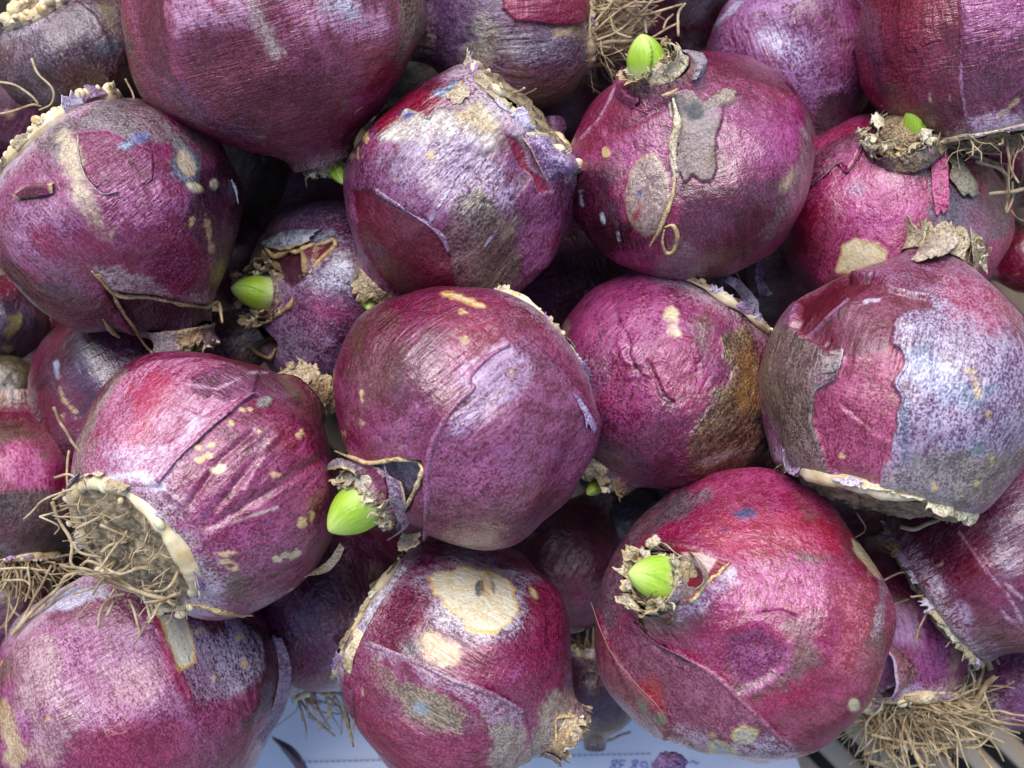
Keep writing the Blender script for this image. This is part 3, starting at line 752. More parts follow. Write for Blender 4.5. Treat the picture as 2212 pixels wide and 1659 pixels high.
F3 = [
 ('P', cr(2, 60, 700, 300, 520, 640, 500, 740, 540, 600, 640, 280, 700, 180, 800), dict(d=(66, 8, 36), l=(130, 50, 84), cv=.3, s=8)),
 ('P', cr(2, 200, 740, 280, 640, 420, 590, 620, 590, 740, 540, 600, 700, 560, 760, 430, 700, 360, 790, 240, 860), dict(rg=.3, s=3, n=3, **CRIM)),
 ('P', cr(2, 590, 610, 740, 500, 790, 560, 660, 630), dict(d=(50, 62, 96), l=(140, 152, 176), cv=.5, s=5, n=4)),
 ('P', cr(2, 230, 890, 350, 790, 480, 730, 700, 740, 900, 760, 1010, 850, 1010, 980, 900, 1000, 700, 920, 500, 950, 330, 930), dict(d=(140, 118, 108), l=(222, 212, 202), cv=.62, s=10, n=9, h=.02, ck=.25)),
 ('P', cr(2, 740, 720, 900, 640, 1040, 800, 1020, 900, 900, 860, 780, 790), dict(d=(140, 112, 80), l=(214, 190, 150), cv=.6, s=6, n=6)),
 ('E', Ec(2, 415, 740, 34, 26), dict(d=(38, 50, 130), l=(80, 96, 160), cv=.4, s=5, n=4)),
 ('P', cr(2, 480, 900, 800, 900, 1100, 1100, 1080, 1350, 800, 1420, 520, 1300, 300, 1050), dict(d=(82, 50, 88), l=(192, 178, 200), cv=.55, s=26, n=8, wm=.35)),
 ('P', cr(2, 620, 1500, 760, 1280, 880, 1230, 1040, 1380, 1180, 1440, 1190, 1600, 1090, 1800, 900, 1900, 700, 1840), dict(d=(54, 36, 28), l=(150, 124, 100), cv=.4, rg=.33, ck=.4, s=14, n=10, wm=.3)),
 ('E', Ec(2, 1100, 1490, 80, 60, -20), dict(d=(140, 116, 84), l=(200, 186, 160), s=10, n=8)),
 ('P', cr(2, 60, 1230, 200, 1225, 350, 1330, 520, 1430, 640, 1530, 700, 1640, 760, 1960, 400, 1960, 250, 1800, 120, 1560), dict(d=(80, 4, 34), l=(140, 44, 82), cv=.28, s=2.5, n=3, h=-.03)),
 ('P', cr(2, 1120, 1300, 1190, 1450, 1165, 1660, 1180, 1800, 1400, 1700, 1520, 1400, 1480, 1180, 1240, 1140), dict(d=(84, 26, 62), l=(172, 124, 166), cv=.48, s=2.5, n=3, h=.03)),
 ('P', cr(2, 1040, 850, 1120, 1000, 1160, 1080, 1230, 1130, 1280, 1250, 1370, 1240, 1325, 1150, 1220, 1080, 1200, 980, 1140, 900), dict(d=(104, 6, 48), l=(170, 50, 100), cv=.4, s=1.6, n=2, h=-.06, rim=((196, 170, 186), 1.6))),
 ('L', cr(2, 700, 1220, 570, 1440), 3, dict(d=(180, 180, 206), l=(220, 220, 236), s=1.5, n=3, nf=8)),
 ('L', cr(2, 1010, 1490, 930, 1590), 3, dict(d=(180, 180, 206), l=(220, 220, 236), s=1.5, n=3, nf=8)),  # thin bright glint painted into the skin colour
 ('E', Ec(2, 1365, 1580, 14, 36, 10), dict(d=(120, 4, 40), l=(150, 20, 60), s=2)),
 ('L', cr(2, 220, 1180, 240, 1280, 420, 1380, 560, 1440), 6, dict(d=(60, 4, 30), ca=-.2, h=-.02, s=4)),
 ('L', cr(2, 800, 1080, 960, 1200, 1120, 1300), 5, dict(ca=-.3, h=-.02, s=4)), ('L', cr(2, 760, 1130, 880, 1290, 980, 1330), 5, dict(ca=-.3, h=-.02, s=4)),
] + flecks(2, 150, 870, 22, 40, 575, 1005, 30, 26, 110, 990, 10, 20, 65, 1000, 10, 20)
F4 = [
 ('P', cr(2, 1560, 500, 1790, 500, 1830, 640, 1990, 730, 1900, 830, 1720, 860, 1560, 1000, 1480, 900), dict(d=(100, 14, 62), l=(176, 80, 124), cv=.36, s=10)),
 ('L', cr(2, 1790, 555, 1720, 690, 1660, 790, 1560, 900), 5, dict(d=(120, 70, 110), l=(206, 180, 204), cv=.7, s=2, n=2, h=.035, hs=8)),
 ('L', cr(2, 1720, 860, 1860, 830, 2000, 730, 2090, 690), 8, dict(ca=-.3, h=-.05, hs=12, s=8)),
 ('P', cr(2, 1700, 880, 1860, 850, 2040, 760, 2120, 900, 2130, 1000, 1900, 1050, 1700, 1100), dict(l=(204, 130, 182), ca=.15, s=20)),
 ('P', cr(2, 1440, 1250, 1640, 1080, 1820, 1200, 1850, 1400, 2000, 1560, 2000, 1659, 1700, 1659, 1560, 1600), dict(d=(46, 2, 24), l=(96, 30, 62), cv=.22, rg=.26, s=14, n=6)),
 ('E', Ec(2, 1985, 1270, 140, 255, 4), dict(d=(116, 92, 84), l=(190, 168, 146), cv=.5, s=4, n=4, h=.015, k=.85, rim=((190, 160, 116), 3))),
 ('E', Ec(2, 1940, 1250, 20, 18), dict(d=(40, 60, 110), l=(90, 110, 150), s=3)), ('E', Ec(2, 1920, 1380, 22, 60, 12), dict(d=(116, 24, 36), l=(160, 60, 60), s=4)),
 ('L', cr(2, 2150, 690, 2185, 850, 2150, 1000, 2170, 1140), 16, dict(d=(186, 164, 128), l=(228, 218, 200), cv=.7, s=2.5, n=7, nf=6, h=.03)),
 ('P', [(1450, 205), (1495, 197), (1518, 220), (1535, 213), (1565, 190), (1592, 203), (1585, 217), (1558, 233), (1558, 260), (1545, 300), (1547, 360), (1535, 390), (1518, 392), (1497, 377), (1480, 395), (1462, 360), (1466, 310), (1455, 250)],
  dict(d=(108, 86, 82), l=(172, 152, 142), cv=.55, s=1.4, n=2.5, nf=6, h=.05, hs=1.8, rg=.6, ck=.4)),
 ('E', (1540, 340, 24, 40, 0), dict(d=(90, 66, 56), l=(150, 124, 104), s=12)), ('E', (1572, 212, 22, 14, 0), dict(d=(120, 104, 84), l=(190, 176, 144), s=6, n=6)), ('E', (1520, 300, 20, 50, 10), dict(d=(120, 100, 100), l=(186, 170, 166), s=12)),
 ('E', (1499, 240, 16, 19, 10), dict(d=(34, 36, 40), l=(66, 70, 76), cv=.5, s=4, n=5)), ('E', (1468, 235, 15, 18, 0), dict(d=(50, 44, 46), l=(90, 80, 80), s=5, n=5)),
 ('E', (1494, 398, 14, 7, 0), dict(d=(96, 44, 24), l=(150, 90, 50), s=2, n=3)),
 ('P', [(1545, 80), (1640, 90), (1735, 180), (1755, 240), (1690, 205), (1620, 185), (1560, 180), (1520, 120)], dict(d=(74, 12, 46), l=(150, 60, 104), cv=.34, s=6, n=5)),
 ('P', [(1600, 215), (1660, 225), (1730, 280), (1700, 350), (1600, 370), (1560, 330), (1570, 250)], dict(d=(110, 32, 92), l=(198, 126, 190), ca=.12, s=24)),
 ('P', [(1470, 398), (1560, 402), (1610, 392), (1690, 375), (1730, 400), (1690, 490), (1620, 560), (1500, 600), (1475, 500)], dict(d=(66, 4, 34), l=(130, 48, 82), cv=.3, s=9, n=5)),
 ('E', (1702, 393, 14, 28, 14), dict(s=6, n=5, k=.9, **TAN)),
 ('L', [(1752, 250), (1745, 330), (1715, 420), (1660, 510)], 22, dict(d=(84, 66, 66), l=(170, 150, 150), s=9, n=6, k=.7)),
 ('L', [(1702, 181), (1722, 200)], 5, dict(d=(20, 4, 14), cv=.1, s=2, h=-.03)),
 ('P', [(1470, 520), (1530, 560), (1500, 605), (1420, 600), (1425, 560)], dict(d=(84, 56, 66), l=(150, 124, 130), cv=.45, s=8)),
 ('L', cr(2, 1690, 1390, 1705, 1450), 6, dict(d=(190, 190, 210), l=(230, 230, 240), s=2, n=4, nf=9)), ('L', cr(2, 1790, 1500, 1800, 1560), 4, dict(d=(180, 180, 200), l=(220, 220, 235), s=2, n=4, nf=9)),  # short white glints painted on the dark glossy flank
 ('L', cr(2, 1545, 1240, 1560, 1330), 4, dict(d=(150, 150, 170), l=(200, 200, 220), s=2, n=4, nf=9)),
] + flecks(2, 1715, 985, 22, 26)
F1 = [
 ('P', [(95, 255), (165, 250), (240, 200), (340, 240), (425, 300), (400, 330), (330, 310), (230, 290), (165, 290), (120, 350), (90, 330)], dict(d=(66, 50, 58), l=(150, 134, 136), cv=.45, s=10, n=8)),
 ('P', [(165, 290), (230, 285), (330, 330), (330, 390), (300, 405), (225, 420), (190, 385), (172, 340)], dict(d=(92, 12, 64), l=(178, 100, 156), cv=.42, s=2, n=2.5, wt=.5)),
 ('L', [(145, 300), (158, 370), (185, 440), (225, 500)], 38, dict(d=(150, 124, 104), l=(216, 196, 160), cv=.62, s=9, n=9)),
 ('P', [(215, 410), (300, 405), (420, 400), (440, 450), (330, 500), (230, 480)], dict(d=(110, 34, 92), l=(204, 150, 196), ca=.15, s=22, wt=.3)),
 ('P', [(20, 430), (120, 420), (190, 520), (130, 580), (30, 540), (5, 490)], dict(d=(100, 50, 90), l=(190, 160, 190), cv=.52, s=24)),
 ('P', [(380, 360), (500, 340), (535, 440), (530, 540), (470, 560), (400, 480), (420, 440)], dict(d=(52, 12, 40), l=(120, 70, 104), cv=.34, rg=.3, s=14)),
 ('E', (398, 350, 30, 48, -28), dict(d=(66, 70, 88), l=(150, 150, 156), cv=.4, s=7, n=8)),
 ('E', (402, 352, 17, 30, -28), dict(d=(160, 132, 112), l=(212, 196, 170), cv=.6, s=4, n=5, h=-.02)),
 ('E', (422, 405, 18, 9, 20), dict(s=3, n=4, h=.03, **CREAM)), ('E', (464, 398, 10, 12, 0), dict(s=3, n=4, h=.03, **CREAM)),
 ('E', (270, 314, 16, 7, 0), dict(d=(84, 92, 130), l=(176, 186, 206), cv=.6, s=4, n=5)), ('E', (305, 300, 14, 9, 0), dict(d=(70, 70, 120), l=(140, 140, 180), s=6)),
 ('L', [(448, 480), (455, 540)], 11, dict(s=3, n=6, nf=7, **TAN)),
 ('E', (70, 412, 32, 14, -10), dict(d=(190, 170, 120), l=(226, 214, 176), cv=.6, s=2, n=4, h=-.03)),
 ('P', [(0, 560), (60, 600), (150, 620), (215, 640), (270, 700), (330, 760), (230, 740), (110, 700), (20, 660)], dict(d=(62, 4, 28), l=(120, 40, 62), cv=.28, rg=.28, s=8)),
 ('P', [(70, 500), (220, 500), (300, 590), (200, 590), (100, 560)], dict(s=24, d=(104, 6, 52), l=(180, 70, 124), cv=.36)),
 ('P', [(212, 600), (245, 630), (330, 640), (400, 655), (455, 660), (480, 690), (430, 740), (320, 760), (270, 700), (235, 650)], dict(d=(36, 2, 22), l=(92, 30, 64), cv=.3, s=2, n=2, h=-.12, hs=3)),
 ('P', [(205, 575), (300, 600), (400, 635), (470, 630), (455, 658), (400, 652), (330, 637), (245, 626)], dict(d=(110, 80, 90), l=(206, 190, 180), cv=.55, s=8, n=4)),
 ('L', [(30, 620), (60, 650), (105, 690)], 10, dict(s=4, n=5, d=(150, 130, 120), l=(200, 190, 180))),
] + flecks(1, 1240, 1430, 16, 26, 1355, 1400, 14, 12)
F2 = [
 ('P', [(385, -60), (545, -60), (545, 62), (455, 60), (385, 70), (370, 30)], dict(d=(130, 40, 96), l=(228, 190, 216), ca=.4, s=14, n=6, wt=.4)),  # paler pink-white skin with the top gloss highlight painted in
 ('P', [(400, 110), (520, 62), (570, 90), (650, 150), (755, 190), (760, 270), (640, 300), (480, 260), (400, 170)], dict(d=(90, 2, 30), l=(168, 56, 96), cv=.32, s=16, n=8, wt=.35)),
 ('L', [(548, -10), (567, 50), (596, 108)], 30, dict(d=(150, 100, 104), l=(220, 196, 180), s=9, n=8, k=.85)),
 ('P', [(280, -50), (350, -50), (350, 17), (357, 67), (367, 140), (379, 190), (330, 160), (290, 60)], dict(d=(76, 10, 44), l=(140, 60, 100), cv=.34, s=2, n=2, h=-.02)),
 ('P', [(620, 0), (720, -10), (830, 40), (850, 70), (800, 90), (740, 80), (650, 60)], dict(s=16, wt=.6, d=(120, 40, 84), l=(218, 170, 200), ca=.25)),
 ('P', [(740, 110), (860, 80), (880, 120), (840, 200), (760, 190)], dict(s=12, d=(104, 2, 36), l=(170, 50, 96), cv=.34)),
 ('P', [(850, -40), (935, -40), (925, 60), (885, 130), (862, 170), (852, 120), (870, 70)], dict(d=(62, 42, 28), l=(158, 130, 100), cv=.45, rg=.32, ck=.5, s=5, n=7)),
 ('P', [(660, -20), (760, -20), (780, 40), (700, 40)], dict(d=(120, 90, 120), l=(206, 200, 214), ca=.15, s=14, n=9)),
 ('P', [(335, 170), (400, 180), (480, 260), (560, 300), (470, 310), (370, 240)], dict(d=(80, 30, 60), l=(150, 106, 140), cv=.45, s=14)),
]
F6 = [
 ('P', [(1865, 20), (1915, 20), (1910, 160), (1925, 240), (1885, 190), (1862, 110)], dict(d=(76, 16, 44), l=(158, 84, 112), cv=.42, s=6)),
 ('P', [(1930, -40), (2065, -40), (2060, 60), (1990, 110), (1940, 80)], dict(wt=.5, d=(100, 4, 38), l=(178, 56, 96), cv=.36, s=14, rg=.27)),
 ('P', [(2072, -60), (2330, -60), (2330, 330), (2212, 330), (2140, 305), (2090, 285), (2074, 200)], dict(d=(84, 10, 48), l=(160, 84, 128), cv=.36, s=1.5, n=1, h=.03, hs=2)),
 ('P', [(2074, -60), (2330, -60), (2330, 90), (2160, 95), (2074, 90)], dict(d=(128, 50, 110), l=(212, 164, 210), cv=.55, s=14, n=7, wt=.6)),
 ('L', [(2074, 100), (2077, 190), (2092, 285)], 5, dict(d=(120, 80, 110), l=(200, 176, 200), s=2, ca=.3)),
 ('P', [(2082, 250), (2160, 240), (2330, 230), (2330, 340), (2180, 310), (2092, 290)], dict(d=(150, 124, 150), l=(230, 222, 232), cv=.6, s=10, n=7)),
 ('L', [(2195, 215), (2160, 250)], 8, dict(s=3, **TAN)), ('L', [(2180, 270), (2160, 285)], 4, dict(d=(40, 6, 24), cv=.1, s=2)),
 ('L', [(2008, 205), (2012, 235)], 5, dict(s=2, **TAN)), ('L', [(2052, 205), (2051, 243)], 5, dict(s=2, **TAN)),
 ('P', [(1960, 200), (2072, 210), (2085, 275), (2000, 290)], dict(d=(74, 10, 34), l=(128, 50, 66), cv=.3, s=12)),
]
F7 = [
 ('P', cr(2, 1070, -120, 1650, -120, 1600, 90, 1560, 150, 1400, 160, 1120, 130, 1045, 60), dict(d=(108, 6, 50), l=(184, 70, 126), cv=.38, s=1.5, n=2, h=.05, hs=2, wt=.3)),
 ('P', cr(2, 1350, 195, 1540, 190, 1550, 250, 1360, 245), dict(s=3, n=7, **TAN)),
 ('E', Ec(2, 880, 320, 120, 150, 20), dict(d=(96, 88, 76), l=(176, 166, 150), cv=.5, s=12, n=10)),
 ('E', Ec(2, 1060, 310, 90, 90), dict(d=(60, 44, 34), l=(130, 104, 84), s=14, n=10)),
 ('P', cr(2, 1100, 170, 1540, 260, 1560, 420, 1300, 450, 1000, 350), dict(d=(64, 48, 62), l=(150, 138, 150), cv=.45, s=14, wm=.4)),
 ('P', cr(2, 620, 40, 800, 0, 780, 500, 900, 620, 700, 480), dict(d=(40, 24, 56), l=(100, 70, 120), s=20)),
]
F8 = [
 ('L', [(165, 5), (205, 35), (215, 60), (240, 105)], 9, dict(d=(70, 16, 56), l=(110, 50, 90), s=3, h=.02)), ('E', (240, 102, 26, 18, 10), dict(d=(50, 56, 70), l=(110, 116, 128), s=8)),
 ('E', (225, 25, 30, 20, 60), dict(d=(110, 94, 70), l=(160, 146, 116), s=8)), ('L', [(133, 115), (143, 137)], 6, dict(s=2, **TAN)), ('L', [(170, 90), (205, 135)], 4, dict(d=(40, 20, 34), cv=.1, s=2)),
]
c6 = lambda *p: cr(6, *p)
BL = dict(d=(62, 68, 92), l=(142, 150, 172), cv=.44, k=.85)
F9 = [
 ('P', [(1635, 780), (1655, 690), (1710, 720), (1800, 750), (1835, 780), (1800, 825), (1765, 850), (1755, 900), (1765, 960), (1790, 1030), (1740, 1020), (1680, 950), (1640, 880)], dict(d=(66, 48, 46), l=(152, 128, 110), cv=.48, s=10, n=8, wm=.3)),
 ('P', c6(1440, 250, 1900, 60, 2240, 400, 2400, 900, 2400, 1700, 1500, 1700, 1300, 1350, 1400, 900, 1380, 500), dict(d=(84, 62, 96), l=(196, 186, 208), cv=.5, s=10, n=6)),
 ('P', c6(1600, 200, 1800, 40, 2100, 150, 2240, 400, 2000, 480, 1700, 380), dict(d=(124, 50, 84), l=(208, 158, 186), cv=.5, s=24, n=8)),
 ('P', c6(1300, 1380, 1500, 1240, 1800, 1260, 2240, 1300, 2240, 1700, 1500, 1700), dict(d=(84, 68, 68), l=(172, 154, 140), cv=.46, s=22, n=10)),
 ('E', c6(1560, 650)[0] + (26, 24, 0), dict(s=10, n=8, **BL)), ('E', c6(1830, 890)[0] + (34, 16, 30), dict(s=9, n=8, **BL)), ('E', c6(1440, 1110)[0] + (14, 34, 0), dict(s=8, n=8, **BL)),
 ('E', c6(1420, 1290)[0] + (22, 18, 0), dict(s=9, n=8, **BL)), ('E', c6(1920, 1250)[0] + (14, 13, 0), dict(s=6, n=6, d=(70, 80, 90), l=(130, 140, 144))), ('E', c6(2000, 860)[0] + (12, 10, 0), dict(s=6, **BL)),
 ('E', c6(1470, 140)[0] + (16, 9, 30), dict(s=5, **BL)), ('E', c6(1650, 780)[0] + (50, 34, 20), dict(s=18, d=(120, 116, 150), l=(222, 222, 236), ca=.2)),
 ('P', c6(680, 450, 760, 230, 900, 130, 1060, 100, 1230, 110, 1330, 190, 1440, 215, 1480, 240, 1590, 250, 1610, 320, 1480, 340, 1370, 400, 1350, 560, 1430, 600, 1450, 700, 1370, 820, 1430, 920, 1390, 1030, 1400, 1100, 1370, 1180, 1350, 1330, 1290, 1350, 1280, 1500, 1100, 1480, 930, 1400, 870, 1200, 830, 1060, 850, 880, 920, 820, 990, 790, 1030, 650, 900, 600, 770, 520),
  dict(d=(104, 12, 52), l=(206, 116, 156), cv=.5, s=1.4, n=2.5, h=-.08, hs=2.4, rg=.4  )),
 ('P', c6(690, 450, 760, 230, 900, 130, 1060, 100, 1230, 110, 1330, 190, 1480, 240, 1590, 260, 1600, 320, 1470, 340, 1360, 420, 1330, 590, 1060, 660, 900, 600, 770, 520), dict(d=(84, 8, 44), l=(150, 72, 112), cv=.36, s=3, n=4)),
 ('P', c6(690, 450, 760, 230, 900, 130, 1060, 100, 1230, 110, 1200, 160, 1080, 250, 900, 400, 790, 510), dict(d=(74, 2, 28), l=(122, 20, 50), cv=.3, s=4, n=3, h=-.10)),
 ('L', c6(790, 500, 930, 350, 1060, 240), 14, dict(d=(110, 60, 100), l=(180, 150, 180), cv=.5, s=4, n=3, h=.06)), ('L', c6(860, 480, 1000, 350, 1110, 230), 6, dict(d=(40, 0, 16), cv=.1, s=4)),
 ('L', c6(1190, 265, 1270, 250), 7, dict(d=(170, 160, 180), l=(220, 214, 226), s=2, n=4, nf=8)),
 ('L', c6(850, 610, 900, 580, 940, 540), 5, dict(d=(70, 4, 34), cv=.1, s=1.5, h=-.04)),
 ('L', c6(1000, 990, 1100, 1060, 1220, 1170, 1360, 1230), 8, dict(ca=.12, s=5, n=6, h=.02)), ('L', c6(1020, 960, 1200, 1120), 8, dict(ca=-.2, s=5, h=-.03)),
 ('L', c6(1680, 640, 1810, 690, 1900, 720), 4, dict(d=(100, 30, 70), ca=-.3, s=2)), ('L', c6(1895, 790, 1915, 910), 9, dict(s=2.5, n=4, **TAN)), ('E', c6(1860, 740)[0] + (12, 6, 20), dict(s=2.5, n=4, **TAN)),
] + flecks(6, 1980, 1030, 18, 22, 2005, 1320, 16, 26, 1630, 1510, 14, 26, 1400, 1530, 22, 18, 1185, 990, 10, 8, 1005, 1310, 12, 16, 1900, 1480, 22, 14, 1350, 1440, 12, 18)
F11 = [
 ('P', cr(5, 1750, 450, 2000, 300, 2150, 350, 2250, 560, 2250, 780, 2000, 760, 1850, 640), dict(d=(110, 26, 84), l=(206, 150, 200), cv=.56, s=20, n=8, ck=.4)),
 ('P', c6(-100, 520, 40, 560, 160, 750, 200, 980, 0, 1050, -200, 900, -220, 700), dict(d=(110, 6, 66), l=(206, 110, 170), cv=.45, s=16, n=8, ck=.55)),
 ('P', c6(270, 480, 400, 470, 490, 560, 520, 800, 560, 1000, 640, 1300, 500, 1480, 200, 1500, 0, 1440, 40, 1200, 200, 980, 260, 800, 230, 600), dict(d=(58, 38, 22), l=(166, 130, 90), cv=.44, rg=.34, ck=.7, s=9, n=11)),
 ('E', c6(430, 840)[0] + (24, 60, -10), dict(d=(110, 70, 26), l=(176, 130, 70), s=14)),
 ('P', c6(430, 1020, 560, 1000, 700, 1300, 560, 1480, 380, 1440, 480, 1240), dict(d=(18, 20, 32), l=(52, 60, 80), cv=.3, s=9, n=9)),
 ('L', c6(150, 1330, 300, 1290, 430, 1230), 12, dict(d=(140, 120, 110), l=(200, 190, 186), s=5, n=6)),
 ('L', cr(5, 1790, 400, 1870, 560, 1860, 640, 1930, 760), 7, dict(d=(70, 6, 40), ca=-.35, s=3, n=4, h=-.05, hs=5)), ('L', cr(5, 1990, 690, 2030, 780, 2080, 900, 2150, 950), 7, dict(d=(60, 2, 30), ca=-.35, s=3, n=4, h=-.06, hs=5)),
 ('L', cr(5, 1850, 790, 1960, 760, 2020, 780), 5, dict(ca=.25, s=3, h=.04, hs=5)), ('L', cr(5, 1800, 560, 1850, 690, 1950, 700), 8, dict(ca=.2, s=4, h=.04, hs=6)),
 ('E', Ec(5, 2150, 385, 34, 34), dict(s=5, n=5, **CREAM)), ('E', Ec(5, 2160, 495, 40, 40), dict(s=5, n=6, **CREAM)),
 ('L', cr(5, 1465, 440, 1440, 560, 1450, 720), 14, dict(d=(90, 64, 50), l=(180, 160, 140), s=4, n=7)),
 ('P', cr(5, 1600, 1000, 1900, 900, 2212, 1200, 2212, 1500, 1900, 1480, 1700, 1250), dict(d=(84, 14, 60), l=(184, 110, 164), cv=.44, s=22, n=8)),
 ('P', cr(5, 1420, 620, 1600, 560, 1700, 760, 1650, 980, 1480, 800), dict(d=(70, 24, 60), l=(160, 118, 160), cv=.44, s=20)),
]
F12 = [
 ('P', [(160, 1060), (170, 950), (250, 820), (340, 780), (440, 775), (560, 800), (545, 855), (477, 903), (443, 936), (390, 990), (335, 1050), (250, 1045)], dict(d=(124, 44, 84), l=(208, 158, 188), cv=.5, s=1.5, n=1.5, h=.04, hs=2, wm=.3)),
 ('P', [(270, 830), (330, 800), (390, 830), (320, 960), (275, 960)], dict(d=(140, 24, 72), l=(210, 110, 150), cv=.45, s=18, n=7)),
 ('P', [(155, 1040), (170, 920), (260, 800), (280, 810), (210, 900), (190, 1040)], dict(d=(92, 76, 70), l=(170, 150, 136), cv=.5, s=7, n=6)),
 ('P', [(230, 1040), (250, 980), (330, 960), (380, 960), (420, 900), (445, 930), (390, 990), (335, 1052)], dict(d=(150, 120, 150), l=(218, 204, 220), cv=.58, s=16, n=7)),
 ('L', [(205, 1045), (300, 1022), (345, 1050)], 18, dict(d=(170, 160, 176), l=(232, 230, 238), cv=.7, s=5, n=6)),
 ('P', [(395, 815), (460, 790), (560, 800), (640, 850), (650, 870), (560, 852), (530, 866), (480, 870), (430, 850)], dict(d=(84, 22, 62), l=(170, 110, 158), cv=.42, s=4, n=3, wt=.5, ck=.4)),
 ('P', [(470, 775), (580, 790), (660, 850), (640, 856), (540, 808)], dict(d=(80, 6, 42), l=(140, 50, 96), cv=.32, s=6)),
 ('L', [(400, 835), (470, 845), (535, 810), (590, 800)], 4, dict(d=(170, 150, 170), l=(220, 210, 220), s=2, n=4)), ('L', [(400, 880), (440, 900), (500, 870)], 5, dict(ca=-.3, h=-.03, s=3)),
 ('L', [(545, 935), (480, 990), (430, 1060), (410, 1090)], 14, dict(ca=-.2, h=-.06, hs=10, s=8)), ('L', [(640, 935), (590, 965), (540, 1010), (440, 1130)], 12, dict(ca=-.2, h=-.05, hs=10, s=8)),
 ('L', [(600, 940), (560, 1000), (530, 1060)], 18, dict(ca=.15, h=.05, hs=12, s=12)), ('L', [(690, 990), (600, 1050), (450, 1140)], 14, dict(ca=-.1, h=-.05, hs=12, s=8)),
 ('L', cr(4, 1640, 1280, 1680, 1380, 1690, 1440, 1730, 1480), 3, dict(d=(60, 4, 34), ca=-.3, s=1.5, h=-.02)),
 ('L', [(407, 1153), (493, 1133), (567, 1106), (600, 1095)], 6, dict(d=(170, 140, 130), l=(214, 196, 180), cv=.6, s=2, n=3)),
 ('P', [(350, 1060), (400, 1080), (405, 1110), (385, 1090)], dict(d=(110, 60, 90), l=(176, 140, 160), s=3, n=4, h=.02)),
 ('P', [(395, 1130), (450, 1110), (560, 1150), (640, 1170), (560, 1250), (450, 1200)], dict(s=20, d=(100, 12, 58), l=(196, 130, 178), ca=.06)),
 ('P', cr(7, 1760, 290, 1850, 265, 1970, 245, 1960, 275, 1870, 305, 1770, 330), dict(s=2, n=7, nf=8, **CREAM)), ('P', cr(4, 1360, 1380, 1430, 1340, 1470, 1380, 1420, 1420), dict(s=2, n=5, nf=8, **CREAM)),
 ('E', (570, 868, 17, 12, -15), dict(d=(110, 108, 110), l=(190, 180, 160), s=3, n=4, h=.03)),
] + flecks(4, 1575, 1000, 18, 16, 1622, 990, 16, 16, 1500, 1080, 14, 14, 1365, 1222, 22, 16, 1300, 1235, 24, 14, 1350, 1290, 22, 18, 1315, 1322, 34, 22, 1942, 1150, 28, 26, 1778, 1412, 18, 14, 1405, 1180, 12, 10, 1680, 1130, 10, 10) \
  + flecks(7, 1955, 70, 24, 34, 2020, 20, 18, 24, 1480, 327, 30, 8, 1515, 360, 26, 8, 1460, 268, 26, 8, 1510, 262, 12, 8, 1885, 505, 12, 8)
def z13(*p): return [(1316.7 + p[i] * .1653, 1124.6 + p[i + 1] * .1653) for i in range(0, len(p), 2)]
